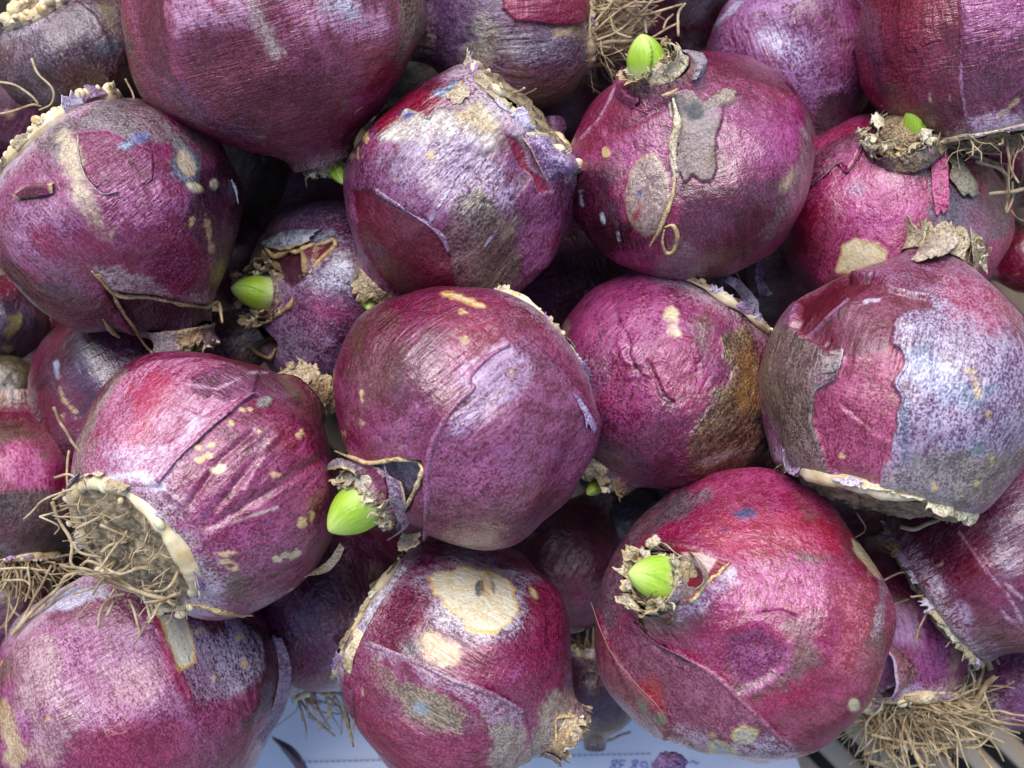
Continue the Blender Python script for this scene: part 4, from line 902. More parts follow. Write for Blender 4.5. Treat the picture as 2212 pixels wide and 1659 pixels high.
F13 = [
 ('P', [(1285, 1300), (1320, 1170), (1400, 1080), (1475, 1050), (1520, 1060), (1480, 1110), (1400, 1160), (1360, 1230), (1345, 1330), (1310, 1400)], dict(d=(62, 40, 56), l=(146, 128, 134), cv=.44, s=14, n=8)),
 ('P', cr(9, 100, 100, 600, -20, 1000, 60, 1110, 190, 1000, 300, 700, 280, 400, 350, 150, 280), dict(d=(126, 8, 52), l=(206, 90, 140), cv=.42, s=14, n=8)),
 ('P', cr(9, 330, 330, 700, 300, 1000, 350, 1000, 640, 600, 700, 200, 620, 60, 420), dict(d=(128, 36, 90), l=(216, 144, 200), cv=.52, s=24, n=8)),
 ('P', cr(9, 950, 420, 1180, 450, 1230, 800, 1180, 1100, 1000, 1000, 980, 700), dict(d=(130, 22, 44), l=(208, 120, 136), cv=.46, s=20, n=6)),
 ('P', cr(9, 390, 1200, 700, 1050, 1100, 1100, 1160, 1250, 1000, 1480, 720, 1530, 560, 1380), dict(d=(110, 2, 50), l=(192, 70, 128), cv=.36, s=14, n=7, rg=.34)),
 ('P', cr(9, 300, 830, 500, 760, 680, 900, 640, 1060, 400, 1160, 280, 980), dict(d=(84, 16, 58), l=(180, 120, 170), cv=.4, s=12, h=-.07, hs=22)),
 ('L', cr(9, 690, 860, 680, 1000, 560, 1110, 390, 1190), 10, dict(ca=.2, l=(214, 150, 200), s=6, h=.03, hs=10)), ('L', cr(9, 500, 660, 640, 640, 740, 690), 6, dict(d=(90, 4, 50), ca=-.25, s=4, h=-.03)),
 ('P', cr(9, 1115, 190, 1195, 180, 1270, 330, 1295, 440, 1210, 400, 1130, 290), dict(s=4, n=5, **CREAM)), ('L', cr(9, 1290, 440, 1300, 560, 1250, 800), 14, dict(d=(120, 100, 110), l=(206, 196, 200), s=5, n=5)),
 ('E', (1612, 1108, 17, 13, 0), dict(s=6, n=5, d=(40, 40, 84), l=(84, 84, 130))), ('E', (1565, 1145, 7, 8, 0), dict(s=3, d=(70, 50, 90), l=(110, 90, 130))),
 ('E', Ec(9, 1115, 1250, 38, 42), dict(s=3, n=4, **CREAM)),
 ('P', [(1345, 1330), (1364, 1341), (1420, 1385), (1475, 1413), (1540, 1452), (1601, 1506), (1661, 1566), (1715, 1616), (1660, 1645), (1560, 1680), (1480, 1640), (1420, 1560), (1350, 1460), (1320, 1390)], dict(d=(92, 28, 52), l=(176, 108, 136), cv=.42, s=1.6, n=1.8, h=.04, hs=2.5)),
 ('P', [(1284, 1300), (1320, 1393), (1370, 1463), (1424, 1519), (1450, 1560), (1430, 1640), (1340, 1560), (1290, 1430)], dict(d=(96, 16, 44), l=(158, 92, 106), cv=.42, s=1.6, n=3, h=.05, hs=2.5, ck=.3)),
 ('L', [(1368, 1340), (1410, 1388), (1475, 1425), (1500, 1440)], 10, dict(d=(70, 2, 30), ca=-.3, s=5, h=-.04)),
 ('P', [(1470, 1570), (1560, 1600), (1660, 1610), (1715, 1616), (1640, 1660), (1540, 1680), (1460, 1620)], dict(d=(96, 60, 84), l=(216, 206, 220), cv=.55, s=14, n=8)),
 ('E', (1563, 1616, 28, 18, 20), dict(d=(120, 110, 110), l=(206, 206, 204), cv=.55, s=3, n=4, rim=((206, 180, 110), 6))), ('E', (1611, 1583, 25, 15, -10), dict(d=(150, 130, 110), l=(210, 200, 176), cv=.55, s=3, n=5, rim=((206, 180, 110), 5))),
 ('E', (1541, 1583, 11, 8, 0), dict(s=3, n=4, **TAN)),
 ('E', (1395, 1520, 14, 22, 0), dict(d=(90, 76, 60), l=(140, 126, 104), s=3, n=5)), ('E', (1420, 1490, 16, 30, -30), dict(d=(140, 20, 30), l=(190, 70, 70), s=8, n=8)), ('E', (1432, 1545, 12, 10, 0), dict(d=(90, 80, 64), l=(150, 136, 110), s=3, n=4)),
 ('P', z13(640, 330, 900, 310, 1150, 370, 1400, 480, 1570, 550, 1430, 710, 1260, 820, 1110, 1000, 900, 1060, 700, 900), dict(d=(112, 4, 44), l=(160, 30, 70), cv=.35, s=1.6, n=1.5, h=-.045, hs=3)),
 ('P', z13(940, 370, 1180, 400, 1410, 490, 1290, 690, 1200, 600), dict(d=(196, 160, 152), l=(222, 196, 188), cv=.6, s=2, n=1.5)),
 ('P', z13(1570, 560, 1720, 600, 1500, 900, 1250, 1150, 900, 1350, 820, 1250, 830, 1080, 1060, 1050, 1180, 930, 1280, 815), dict(d=(120, 70, 130), l=(220, 214, 222), cv=.55, s=8, n=6)),
]
F14 = [
 ('P', cr(8, 480, 420, 700, 250, 1000, 270, 1220, 420, 1260, 620, 1150, 860, 850, 900, 640, 760, 480, 560), dict(d=(76, 34, 76), l=(218, 210, 224), cv=.6, s=18, n=9)),
 ('P', cr(8, 570, 420, 680, 380, 850, 360, 1050, 400, 1120, 500, 1140, 640, 1100, 720, 980, 780, 860, 790, 780, 700, 680, 600, 600, 530), dict(d=(206, 180, 130), l=(240, 232, 210), cv=.75, s=4, n=8, nf=4, h=-.02, hs=4, rg=.5, ck=.4, rim=((224, 182, 104), 6))),
 ('E', Ec(8, 900, 490, 26, 50, 10), dict(d=(70, 72, 70), l=(130, 130, 124), s=2, n=4)), ('E', Ec(8, 985, 490, 12, 40, -10), dict(d=(110, 104, 96), l=(160, 150, 136), s=2, n=4)), ('E', Ec(8, 945, 480, 30, 60), dict(d=(190, 150, 90), l=(220, 190, 140), s=4, n=4)),
 ('E', Ec(8, 1245, 520, 24, 50, -25), dict(s=3, n=3, rim=((212, 160, 70), 3), **CREAM)),
 ('E', Ec(8, 620, 885, 150, 100, 15), dict(d=(190, 150, 110), l=(230, 194, 150), cv=.62, s=5, n=9)), ('E', Ec(8, 460, 890, 60, 60), dict(d=(70, 60, 60), l=(150, 130, 110), s=9, n=7)),
 ('P', cr(8, 230, 700, 380, 520, 560, 560, 480, 800, 380, 900, 260, 840), dict(d=(74, 8, 44), l=(160, 90, 130), cv=.34, s=16, n=8)),
 ('P', cr(8, 800, 860, 1200, 800, 1400, 560, 1480, 900, 1480, 1150, 1200, 1250, 1000, 1180, 800, 1060), dict(d=(96, 10, 54), l=(186, 84, 136), cv=.38, s=18, n=8)),
 ('E', Ec(8, 1140, 1050, 30, 70, 30), dict(l=(206, 150, 200), ca=.25, s=8)),
 ('P', cr(8, 40, 900, 160, 840, 430, 950, 700, 1070, 880, 1140, 1040, 1215, 1180, 1290, 1220, 1420, 1250, 1900, 100, 1900, 20, 1300), dict(d=(96, 20, 58), l=(182, 110, 150), cv=.42, s=1.6, n=2, h=.05, hs=2.4)),
 ('P', cr(8, 160, 845, 430, 955, 700, 1075, 880, 1145, 1040, 1220, 1180, 1300, 1150, 1420, 950, 1330, 700, 1180, 450, 1060, 260, 960), dict(d=(110, 80, 104), l=(194, 172, 186), cv=.52, s=4, n=4)),
 ('P', cr(8, 250, 980, 420, 1050, 700, 1180, 900, 1310, 760, 1420, 620, 1430, 440, 1340, 300, 1180), dict(d=(96, 76, 62), l=(196, 170, 136), cv=.5, s=14, n=10)), ('E', Ec(8, 520, 1270, 40, 40), dict(d=(110, 116, 124), l=(180, 180, 186), s=8)),
 ('P', cr(8, 100, 1180, 280, 1250, 480, 1440, 760, 1470, 950, 1420, 960, 1900, 200, 1900), dict(d=(104, 8, 54), l=(184, 84, 134), cv=.38, s=20, n=9)),
 ('P', cr(8, 980, 1400, 1080, 1360, 1210, 1420, 1260, 1300, 1350, 1180, 1500, 1190, 1640, 1400, 1640, 1800, 1020, 1700), dict(d=(110, 84, 84), l=(196, 176, 156), cv=.52, s=8, n=9)),
 ('L', cr(8, 1220, 1290, 1210, 1450, 1160, 1560, 1100, 1600), 8, dict(d=(120, 50, 90), l=(190, 130, 170), s=4)), ('L', cr(8, 880, 1160, 875, 1220), 4, dict(d=(110, 10, 40), cv=.2, s=1.5)), ('L', cr(8, 1080, 1230, 1030, 1250, 960, 1310), 5, dict(d=(96, 4, 40), cv=.2, s=1.5, h=-.03)),
 ('L', cr(8, 80, 1150, 100, 1350, 170, 1560), 6, dict(d=(60, 4, 30), ca=-.3, s=3, h=-.05)),
] + flecks(8, 1165, 665, 12, 14, 150, 1185, 8, 26)
F15 = [
 ('P', cr(7, 100, 850, 500, 680, 900, 640, 1020, 660, 1150, 1000, 1220, 1190, 1200, 1300, 800, 1350, 400, 1500, 100, 1400), dict(d=(110, 50, 96), l=(200, 160, 196), cv=.52, s=14, n=6, wt=.35)),
 ('P', cr(7, 300, 660, 600, 520, 960, 560, 1000, 640, 900, 700, 500, 720), dict(d=(84, 14, 54), l=(160, 90, 130), cv=.36, s=14, n=6, wt=.4)),
 ('P', cr(7, 80, 850, 320, 800, 420, 1000, 380, 1250, 200, 1300, 100, 1200), dict(d=(130, 90, 96), l=(206, 180, 166), cv=.5, s=14, n=10, k=.6)), ('E', Ec(7, 850, 1110, 140, 150), dict(d=(130, 80, 100), l=(206, 176, 166), s=18, n=9, k=.5)),
 ('E', Ec(7, 330, 1500, 110, 160, 30), dict(d=(140, 100, 100), l=(210, 190, 166), cv=.54, s=12, n=10, k=.6)), ('L', cr(7, 20, 1250, 50, 1420, 110, 1600), 30, dict(s=8, n=8, **TAN)),
 ('P', cr(7, 420, 1500, 800, 1350, 1100, 1330, 1250, 1400, 1300, 1659, 1200, 1900, 500, 1900), dict(d=(98, 6, 50), l=(176, 78, 124), cv=.36, s=8, n=7)),
 ('P', cr(7, 1180, 680, 1500, 640, 1720, 800, 1750, 1000, 1640, 1200, 1300, 1260, 1200, 1100, 1180, 1020, 1280, 950), dict(d=(54, 26, 56), l=(196, 186, 206), cv=.48, s=8, n=6)),
 ('P', cr(7, 1260, 1240, 1640, 1180, 1750, 1080, 1700, 1400, 1600, 1659, 1300, 1659), dict(d=(84, 14, 56), l=(166, 88, 136), cv=.38, s=14)),
 ('P', cr(7, 1220, 620, 1500, 640, 1380, 780, 1250, 720), dict(d=(74, 4, 36), l=(140, 30, 70), cv=.28, s=6)),
 ('L', cr(7, 1000, 640, 1070, 850, 1130, 1000, 1210, 1180), 20, dict(d=(130, 14, 60), l=(206, 100, 146), s=4)),
 ('P', cr(7, 990, 590, 1150, 560, 1220, 720, 1270, 900, 1262, 980, 1170, 1030, 1110, 900, 1060, 750), dict(d=(208, 186, 140), l=(238, 230, 206), cv=.72, s=1.6, n=3, h=-.02, ck=.3, rim=((208, 160, 80), 4))),
 ('P', cr(7, 280, 650, 420, 490, 700, 490, 760, 540, 560, 570), dict(d=(150, 140, 170), l=(220, 218, 232), cv=.6, s=5, n=5)),
 ('P', cr(7, 1540, 690, 1700, 800, 1740, 1000, 1700, 1200, 1600, 1380, 1780, 1250, 1830, 1000, 1750, 780), dict(d=(60, 2, 30), l=(110, 20, 56), cv=.25, rg=.25, s=4)),
] + flecks(7, 1378, 1072, 16, 20, 1585, 980, 14, 26, 1545, 820, 14, 12, 1290, 775, 22, 20, 310, 1345, 20, 26)
F5 = [
 ('P', cr(3, 820, 1000, 1170, 830, 1185, 900, 1080, 1120, 1020, 1060, 830, 1210, 700, 1350), dict(d=(80, 28, 58), l=(146, 92, 122), cv=.4, s=1.6, n=2.5, h=.05, hs=2.2)),
 ('P', cr(3, 900, 1300, 1000, 1100, 1200, 1000, 1500, 1040, 1560, 1300, 1400, 1560, 1100, 1500), dict(d=(130, 30, 92), l=(218, 150, 206), cv=.52, s=24, n=8)),
 ('P', cr(3, 700, 1400, 950, 1250, 950, 1659, 600, 1659), dict(d=(96, 4, 46), l=(170, 60, 104), cv=.32, s=16)),
 ('P', cr(3, 1040, 1659, 1040, 1600, 1120, 1540, 1260, 1580, 1330, 1640, 1300, 1760, 1000, 1760), dict(s=3, n=6, rim=((206, 176, 120), 4), **CREAM)),
 ('P', cr(3, 1600, 960, 1690, 1000, 1760, 1200, 1960, 1280, 2060, 1100, 2100, 1500, 1900, 1700, 1640, 1700, 1600, 1400, 1560, 1100), dict(d=(62, 52, 62), l=(128, 116, 128), cv=.45, s=5, n=5)),
 ('P', cr(3, 1860, 980, 2000, 1020, 2080, 1180, 2000, 1230, 1900, 1180), dict(d=(74, 26, 56), l=(140, 90, 120), s=10)),
 ('E', Ec(3, 1130, 1230, 60, 50), dict(d=(120, 80, 120), l=(190, 170, 206), s=9)),
]
def z17(*p): return [(466.3 + p[i] * .2314, 493.7 + p[i + 1] * .2314) for i in range(0, len(p), 2)]
F17 = [
 ('P', z17(860, 430, 1100, 250, 1350, 300, 1380, 560, 1100, 620, 900, 560), dict(d=(70, 50, 96), l=(200, 200, 216), cv=.55, s=22, n=8)),
 ('P', z17(480, 180, 700, 60, 1100, 20, 1180, 120, 900, 160, 760, 190), dict(d=(80, 76, 96), l=(190, 196, 206), cv=.55, s=8, n=5)),
 ('P', z17(880, 600, 1100, 650, 1350, 800, 1100, 1000, 820, 900), dict(d=(96, 24, 74), l=(186, 124, 176), cv=.48, s=22, n=8)),
 ('P', z17(560, 900, 800, 920, 900, 1100, 760, 1250, 560, 1200, 480, 1000), dict(d=(62, 46, 70), l=(140, 128, 150), cv=.45, s=16)),
 ('P', z17(480, 270, 640, 200, 750, 195, 830, 260, 850, 420, 800, 480, 700, 560, 600, 460), dict(d=(48, 8, 38), l=(96, 40, 76), cv=.28, s=2, n=2, h=-.08)),
 ('P', z17(930, 160, 1080, 110, 1110, 150, 1080, 200, 920, 370, 900, 300), dict(d=(100, 6, 56), l=(140, 30, 84), cv=.3, s=1.5, n=2, h=-.06, rim=((178, 136, 84), 4))),
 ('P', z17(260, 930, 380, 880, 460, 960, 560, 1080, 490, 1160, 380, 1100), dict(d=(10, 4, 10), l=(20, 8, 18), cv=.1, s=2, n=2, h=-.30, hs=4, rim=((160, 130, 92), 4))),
]
F18 = [('P', cr(3, 450, 250, 620, 180, 800, 300, 800, 420, 640, 440), dict(d=(110, 80, 140), l=(208, 202, 228), cv=.6, s=14, n=8)), ('P', cr(3, 540, 80, 760, 20, 780, 100, 600, 200), dict(ck=.6, d=(90, 14, 70), s=10)),
       ('P', cr(3, 900, 600, 1200, 560, 1200, 860, 880, 900), dict(d=(40, 16, 36), l=(84, 56, 76), cv=.35, s=10)), ('P', cr(3, 800, 0, 1200, 0, 1150, 500, 900, 500), dict(d=(72, 6, 48), l=(150, 84, 140), s=16)),
       ('P', cr(3, 180, 180, 340, 0, 400, 0, 250, 160), dict(d=(130, 120, 160), l=(206, 200, 226), cv=.6, s=3))]
F19 = [('P', cr(9, 1950, 60, 2240, -100, 2240, 400, 2100, 420, 1980, 250), dict(d=(96, 76, 92), l=(186, 178, 192), cv=.42, s=18, n=10, k=.6)), ('L', cr(9, 1790, 130, 1950, 350, 2120, 560, 2230, 760), 4, dict(d=(150, 110, 130), l=(214, 196, 210), s=2, n=5)),
       ('L', cr(9, 1900, 230, 2050, 420, 2200, 560), 3, dict(d=(150, 110, 130), l=(214, 196, 210), s=2, n=5)), ('L', cr(9, 2000, 520, 2100, 680, 2200, 760), 3, dict(d=(150, 110, 130), l=(214, 196, 210), s=2, n=5)),
       ('L', cr(9, 1440, 150, 1560, 400, 1750, 560, 1900, 750, 2050, 880), 26, dict(d=(96, 70, 96), l=(190, 176, 196), cv=.5, s=10, n=5)), ('P', cr(9, 1880, 600, 2240, 760, 2240, 1000, 1950, 820), dict(d=(84, 10, 36), l=(140, 56, 70), cv=.34, s=12))]
F20 = [('P', cr(9, 1290, 600, 1380, 600, 1560, 700, 1520, 860, 1300, 880), dict(d=(120, 60, 140), l=(220, 190, 236), cv=.6, s=14)), ('P', cr(9, 1300, 1180, 1400, 1100, 1600, 1200, 1680, 1290, 1300, 1260), dict(d=(150, 130, 180), l=(226, 224, 240), cv=.65, s=10, n=8)),
       ('P', cr(9, 1280, 350, 1500, 480, 1700, 640, 1500, 620, 1300, 560), dict(d=(70, 4, 44), l=(140, 60, 110), cv=.3, s=14)), ('L', cr(9, 1450, 1060, 1465, 1200), 6, dict(s=2, **TAN)), ('L', cr(9, 1700, 760, 1780, 900, 1740, 1150), 20, dict(s=6, k=.6, **TAN))]
F21 = [('P', [(-60, 1062), (60, 1055), (125, 1060), (160, 1100), (150, 1240), (-60, 1260)], dict(d=(44, 34, 30), l=(100, 84, 74), cv=.4, s=5, n=7, rg=.6)), ('P', [(0, 960), (60, 950), (100, 1000), (90, 1050), (0, 1050)], dict(d=(140, 10, 90), l=(226, 170, 214), cv=.5, s=12, n=8)),
       ('P', [(-50, 870), (60, 870), (110, 920), (40, 930), (-40, 930)], dict(d=(70, 0, 34), cv=.25, s=12))]

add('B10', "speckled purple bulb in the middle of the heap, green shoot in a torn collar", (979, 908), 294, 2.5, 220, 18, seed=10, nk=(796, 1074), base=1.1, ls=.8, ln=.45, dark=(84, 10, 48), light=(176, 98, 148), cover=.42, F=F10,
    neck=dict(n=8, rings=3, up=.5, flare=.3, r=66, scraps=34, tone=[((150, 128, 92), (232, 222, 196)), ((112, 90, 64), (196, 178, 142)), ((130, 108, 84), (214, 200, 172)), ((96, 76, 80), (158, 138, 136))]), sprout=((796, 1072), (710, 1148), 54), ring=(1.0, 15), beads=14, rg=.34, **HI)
add('B3', "greyish lilac bulb with a cream stain and torn basal flap above the middle bulb", (990, 415), 245, 0.3, 226, -13, seed=3, nk=(808, 622), base=1.35, ln=.6, brown=.14, dark=(76, 18, 58), light=(170, 124, 164), cover=.44, F=F3, wm=.2,
    neck=dict(n=7, rings=2, up=.4, flare=.15), sprout=((802, 640), (796, 668), 22), ring=(1.0, 24), beads=12, flakes=34, roots=10, rootlen=.7, rg=.33, **HI)
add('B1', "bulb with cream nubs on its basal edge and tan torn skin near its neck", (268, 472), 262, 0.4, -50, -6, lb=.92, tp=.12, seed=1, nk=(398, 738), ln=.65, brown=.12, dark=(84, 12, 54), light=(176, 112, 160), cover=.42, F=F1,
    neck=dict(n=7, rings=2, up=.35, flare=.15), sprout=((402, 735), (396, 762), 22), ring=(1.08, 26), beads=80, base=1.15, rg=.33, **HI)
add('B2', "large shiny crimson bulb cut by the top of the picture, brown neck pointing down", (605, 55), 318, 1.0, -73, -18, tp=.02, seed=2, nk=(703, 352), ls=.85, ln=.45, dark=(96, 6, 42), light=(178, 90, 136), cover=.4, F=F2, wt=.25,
    neck=dict(n=7, rings=3, up=.6, flare=.05, r=46, scraps=16), rn=.95, sprout=((715, 352), (744, 398), 20), rg=.33, **HI)
add('B4', "round bulb with a green shoot on top and a brown papery patch beneath", (1490, 345), 262, 0.4, 110, 46, seed=4, nk=(1412, 140), ls=.78, ln=.42, dark=(90, 14, 58), light=(188, 100, 160), cover=.44, F=F4,
    neck=dict(n=9, rings=3, up=.55, flare=.5, r=56), sprout=((1404, 152), (1385, 74), 42), rg=.33, **HI)
add('B5', "magenta bulb with a short pale shoot and fibrous neck stub behind the torn bulb", (1925, 465), 242, -1.2, 82, 50, seed=5, nk=(1950, 287), ls=.82, ln=.6, dark=(110, 16, 66), light=(196, 114, 164), cover=.44, F=F5,
    neck=dict(n=10, rings=3, up=.12, flare=-.12, r=72, plug_h=.5, scraps=34, tone=[((96, 76, 58), (176, 150, 112)), ((70, 56, 52), (140, 120, 108))]), rg=.33, **HI)
add('B6', "dark crimson bulb with a pale translucent skin flap, in the upper corner", (2110, 70), 250, 0.8, 100, 7, flakes=34, seed=6, dark=(78, 2, 28), light=(160, 44, 84), cover=.36, F=F6, wt=.22, ring=(1.12, 9), beads=6, base=1.15, rg=.28,
    roots=26, rootlen=1.6, **HI)
add('B7', "grey brown mottled bulb with a dense tuft of dry roots on its side", (1105, 65), 182, -1.5, 186, 6, seed=7, dark=(56, 36, 62), light=(134, 112, 136), cover=.42, brown=.18, F=F7, ring=(1.1, 14), beads=14, roots=70, rootlen=2.3, rootaim=(.5, .15, .1), wm=.25, nu=220, nv=150)
add('B8', "dull grey brown bulb with cream nubs facing up, in the upper corner", (150, 90), 158, -1.2, -62, -34, lb=.66, seed=8, dark=(62, 42, 54), light=(140, 118, 124), cover=.42, brown=.25, F=F8, ring=(1.1, 26), beads=60, altk=.2, nu=220, nv=150)
add('B9', "largest bulb, its outer skin torn open over a deep magenta layer", (1945, 840), 302, 1.8, 75, -4, seed=9, nk=(2040, 538), base=1.35, lb=.88, ls=.92, ln=.45, brown=.14, dark=(92, 40, 70), light=(184, 150, 180), cover=.48, F=F9, altk=.2,
    neck=dict(n=9, rings=3, up=.5, flare=.5, tone=Bulb.TANS[:2] + Bulb.TANS[3:4] + Bulb.TANS[5:]), sprout=((2032, 520), (2042, 478), 16), ring=(1.0, 24), beads=0, rg=.36, **HI)
add('B11', "wrinkled purple bulb with a brown stained flank, between the middle bulb and torn bulb", (1424, 838), 250, -0.7, 238, 0, seed=11, nk=(1308, 1025), ls=.86, ln=.5, dark=(80, 10, 54), light=(182, 106, 164), cover=.46, F=F11, crk=.2,
    neck=dict(n=7, rings=2, up=.45, flare=.3), sprout=((1300, 1040), (1268, 1068), 18), ring=(1.15, 13), beads=26, base=1.1, rg=.34, **HI)
add('B12', "purple bulb lying with its earthy root plate and curling dry roots showing", (450, 1042), 285, 1.8, 45, -41, tp=.06, seed=12, nk=(666, 845), base=1.22, ln=.6, dark=(84, 8, 46), light=(184, 104, 150), cover=.42, F=F12, wm=.2,
    neck=dict(n=7, rings=2, up=.5, flare=.4), ring=(1.0, 32), beads=14, roots=34, rootlen=1.3, rootaim=(-.2, -.1, .15), tangle=.5, flakes=10, lb=.88, rg=.33, **HI)
add('B13', "large magenta bulb with a green shoot in a frayed cream collar, beside the slats", (1600, 1332), 305, 1.5, 154, 48, seed=13, nk=(1414, 1252), ls=.9, ln=.75, dark=(112, 18, 64), light=(200, 112, 164), cover=.46, F=F13,
    neck=dict(n=9, rings=3, up=.45, flare=.35, r=62, down=.7, scraps=28, tone=[((150, 128, 92), (232, 222, 196)), ((112, 90, 64), (196, 178, 142)), ((130, 108, 84), (214, 200, 172)), ((96, 76, 80), (158, 138, 136))]), sprout=((1446, 1252), (1358, 1238), 46), rg=.35, **HI)
add('B14', "bulb with a big bare cream scar on its top", (1000, 1440), 255, 0.2, -30, 10, seed=14, nk=(1232, 1585), ls=.92, ln=.6, dark=(88, 12, 54), light=(176, 96, 146), cover=.42, F=F14, neck=dict(n=8, rings=2, up=.35, flare=.3), ring=(1.0, 11), beads=22, base=1.3, rg=.34, **HI)
add('B15', "pale lilac bulb with a long bare cream streak, under the bulb with curling roots", (300, 1500), 300, -1.2, -60, 5, seed=15, dark=(92, 26, 66), light=(184, 124, 166), cover=.44, F=F15, sprout=((505, 1690, -2.2), (533, 1625, -2.4), 14), rg=.34, **HI)
LO = dict(nu=130, nv=90)
add('B16', "dark glossy bulb half hidden beneath two bulbs", (310, 860), 235, -3.4, 30, 0, seed=16, dark=(54, 2, 34), light=(112, 44, 96), cover=.3, rg=.22, nu=200, nv=140, F=[
    ('L', cr(4, 385, 850, 410, 930, 490, 1010), 6, dict(s=2, **TAN)), ('L', cr(4, 360, 700, 375, 800), 9, dict(d=(140, 140, 170), l=(200, 200, 220), s=3, n=5)), ('P', cr(4, 460, 740, 800, 660, 700, 880, 480, 900), dict(d=(62, 30, 60), l=(120, 84, 124), cv=.42, s=14))])
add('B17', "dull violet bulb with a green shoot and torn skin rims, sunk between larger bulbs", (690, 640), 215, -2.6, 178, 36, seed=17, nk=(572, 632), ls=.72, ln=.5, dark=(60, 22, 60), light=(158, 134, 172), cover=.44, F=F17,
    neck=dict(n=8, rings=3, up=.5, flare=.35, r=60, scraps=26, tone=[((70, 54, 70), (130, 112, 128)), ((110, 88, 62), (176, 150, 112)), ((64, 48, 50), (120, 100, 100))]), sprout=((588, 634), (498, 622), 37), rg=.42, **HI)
add('B18', "lilac bloomed bulb behind the bulb with a brown papery patch", (1710, 130), 188, -2.2, -70, 5, seed=18, dark=(80, 20, 70), light=(180, 146, 196), cover=.5, F=F18, crk=.2, nu=200, nv=130)
add('B19', "bulb with a pale beaded basal edge running diagonally, at the lower side edge", (2190, 1180), 225, -0.8, 36, 16, seed=19, base=1.5, dark=(70, 8, 42), light=(146, 78, 122), cover=.36, F=F19, wm=.3, ring=(1.03, 24), beads=0, flakes=26, roots=12, rootlen=1.0, nu=220, nv=150)
add('B20', "small lilac bulb with a big mat of straw roots, above the slats", (1930, 1370), 165, -3.0, 95, -20, seed=20, base=1.25, dark=(92, 22, 74), light=(188, 136, 196), cover=.48, F=F20, ring=(1.05, 22), beads=16, roots=150, rootlen=2.4, rootaim=(.4, -.02, .24), tangle=.75, nu=200, nv=130)
add('B21', "magenta topped bulb with a grey lower half at the side edge", (40, 1060), 170, -1.8, 95, -10, seed=21, dark=(100, 2, 50), light=(176, 84, 140), cover=.42, F=F21, ring=(1.05, 13), beads=20, roots=55, rootlen=1.9, rootaim=(.2, -.2, .2), tangle=.5, nu=200, nv=130)
add('B22', "dark bulb with yellowish blotches deep at the side edge", (0, 690), 95, -4.5, 60, 0, seed=22, dark=(36, 22, 44), light=(90, 74, 96), cover=.4, F=[('E', (22, 715, 14, 24, 20), dict(s=4, n=6, d=(110, 96, 56), l=(150, 134, 84))), ('E', (12, 752, 14, 10, 0), dict(s=4, n=6, d=(110, 96, 56), l=(150, 134, 84)))], **LO)
add('B22b', "olive brown bulb deep at the side edge", (5, 850), 85, -4.0, 120, 0, seed=23, dark=(58, 48, 36), light=(120, 106, 82), cover=.5, altk=0, **LO)
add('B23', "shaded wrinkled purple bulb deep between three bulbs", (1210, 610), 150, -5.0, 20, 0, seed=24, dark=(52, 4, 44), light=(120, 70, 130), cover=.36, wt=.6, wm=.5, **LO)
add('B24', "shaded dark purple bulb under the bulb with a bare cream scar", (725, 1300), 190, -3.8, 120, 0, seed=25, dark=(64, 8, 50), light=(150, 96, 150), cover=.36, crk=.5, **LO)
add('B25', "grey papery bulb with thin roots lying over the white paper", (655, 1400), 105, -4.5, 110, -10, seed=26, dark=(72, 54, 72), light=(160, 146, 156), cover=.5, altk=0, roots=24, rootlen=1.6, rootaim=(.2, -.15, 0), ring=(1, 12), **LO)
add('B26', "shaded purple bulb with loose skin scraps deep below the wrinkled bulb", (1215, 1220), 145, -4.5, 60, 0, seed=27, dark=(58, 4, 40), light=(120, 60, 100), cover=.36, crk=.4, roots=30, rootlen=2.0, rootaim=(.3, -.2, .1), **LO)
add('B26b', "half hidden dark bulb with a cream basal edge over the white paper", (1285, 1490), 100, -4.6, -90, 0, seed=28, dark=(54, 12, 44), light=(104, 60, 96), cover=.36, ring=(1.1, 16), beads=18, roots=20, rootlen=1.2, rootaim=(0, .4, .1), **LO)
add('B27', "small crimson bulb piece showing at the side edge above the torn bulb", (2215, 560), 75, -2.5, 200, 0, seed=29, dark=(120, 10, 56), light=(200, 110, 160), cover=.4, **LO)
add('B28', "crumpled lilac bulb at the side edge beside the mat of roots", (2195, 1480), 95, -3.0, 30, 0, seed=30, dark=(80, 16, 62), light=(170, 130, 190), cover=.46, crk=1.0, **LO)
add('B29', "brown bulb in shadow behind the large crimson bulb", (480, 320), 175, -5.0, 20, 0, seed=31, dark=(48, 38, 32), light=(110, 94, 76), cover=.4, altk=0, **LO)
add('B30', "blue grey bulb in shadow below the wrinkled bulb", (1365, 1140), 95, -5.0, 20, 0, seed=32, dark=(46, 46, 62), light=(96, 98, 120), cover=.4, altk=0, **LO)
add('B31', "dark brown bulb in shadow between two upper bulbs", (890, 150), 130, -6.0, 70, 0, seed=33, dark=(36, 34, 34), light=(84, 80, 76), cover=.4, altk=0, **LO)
add('B32', "dark scaly bulb in shadow beside the crimson bulb", (1830, 270), 135, -5.0, 50, 0, seed=34, dark=(50, 18, 42), light=(110, 70, 100), cover=.4, crk=.4, **LO)
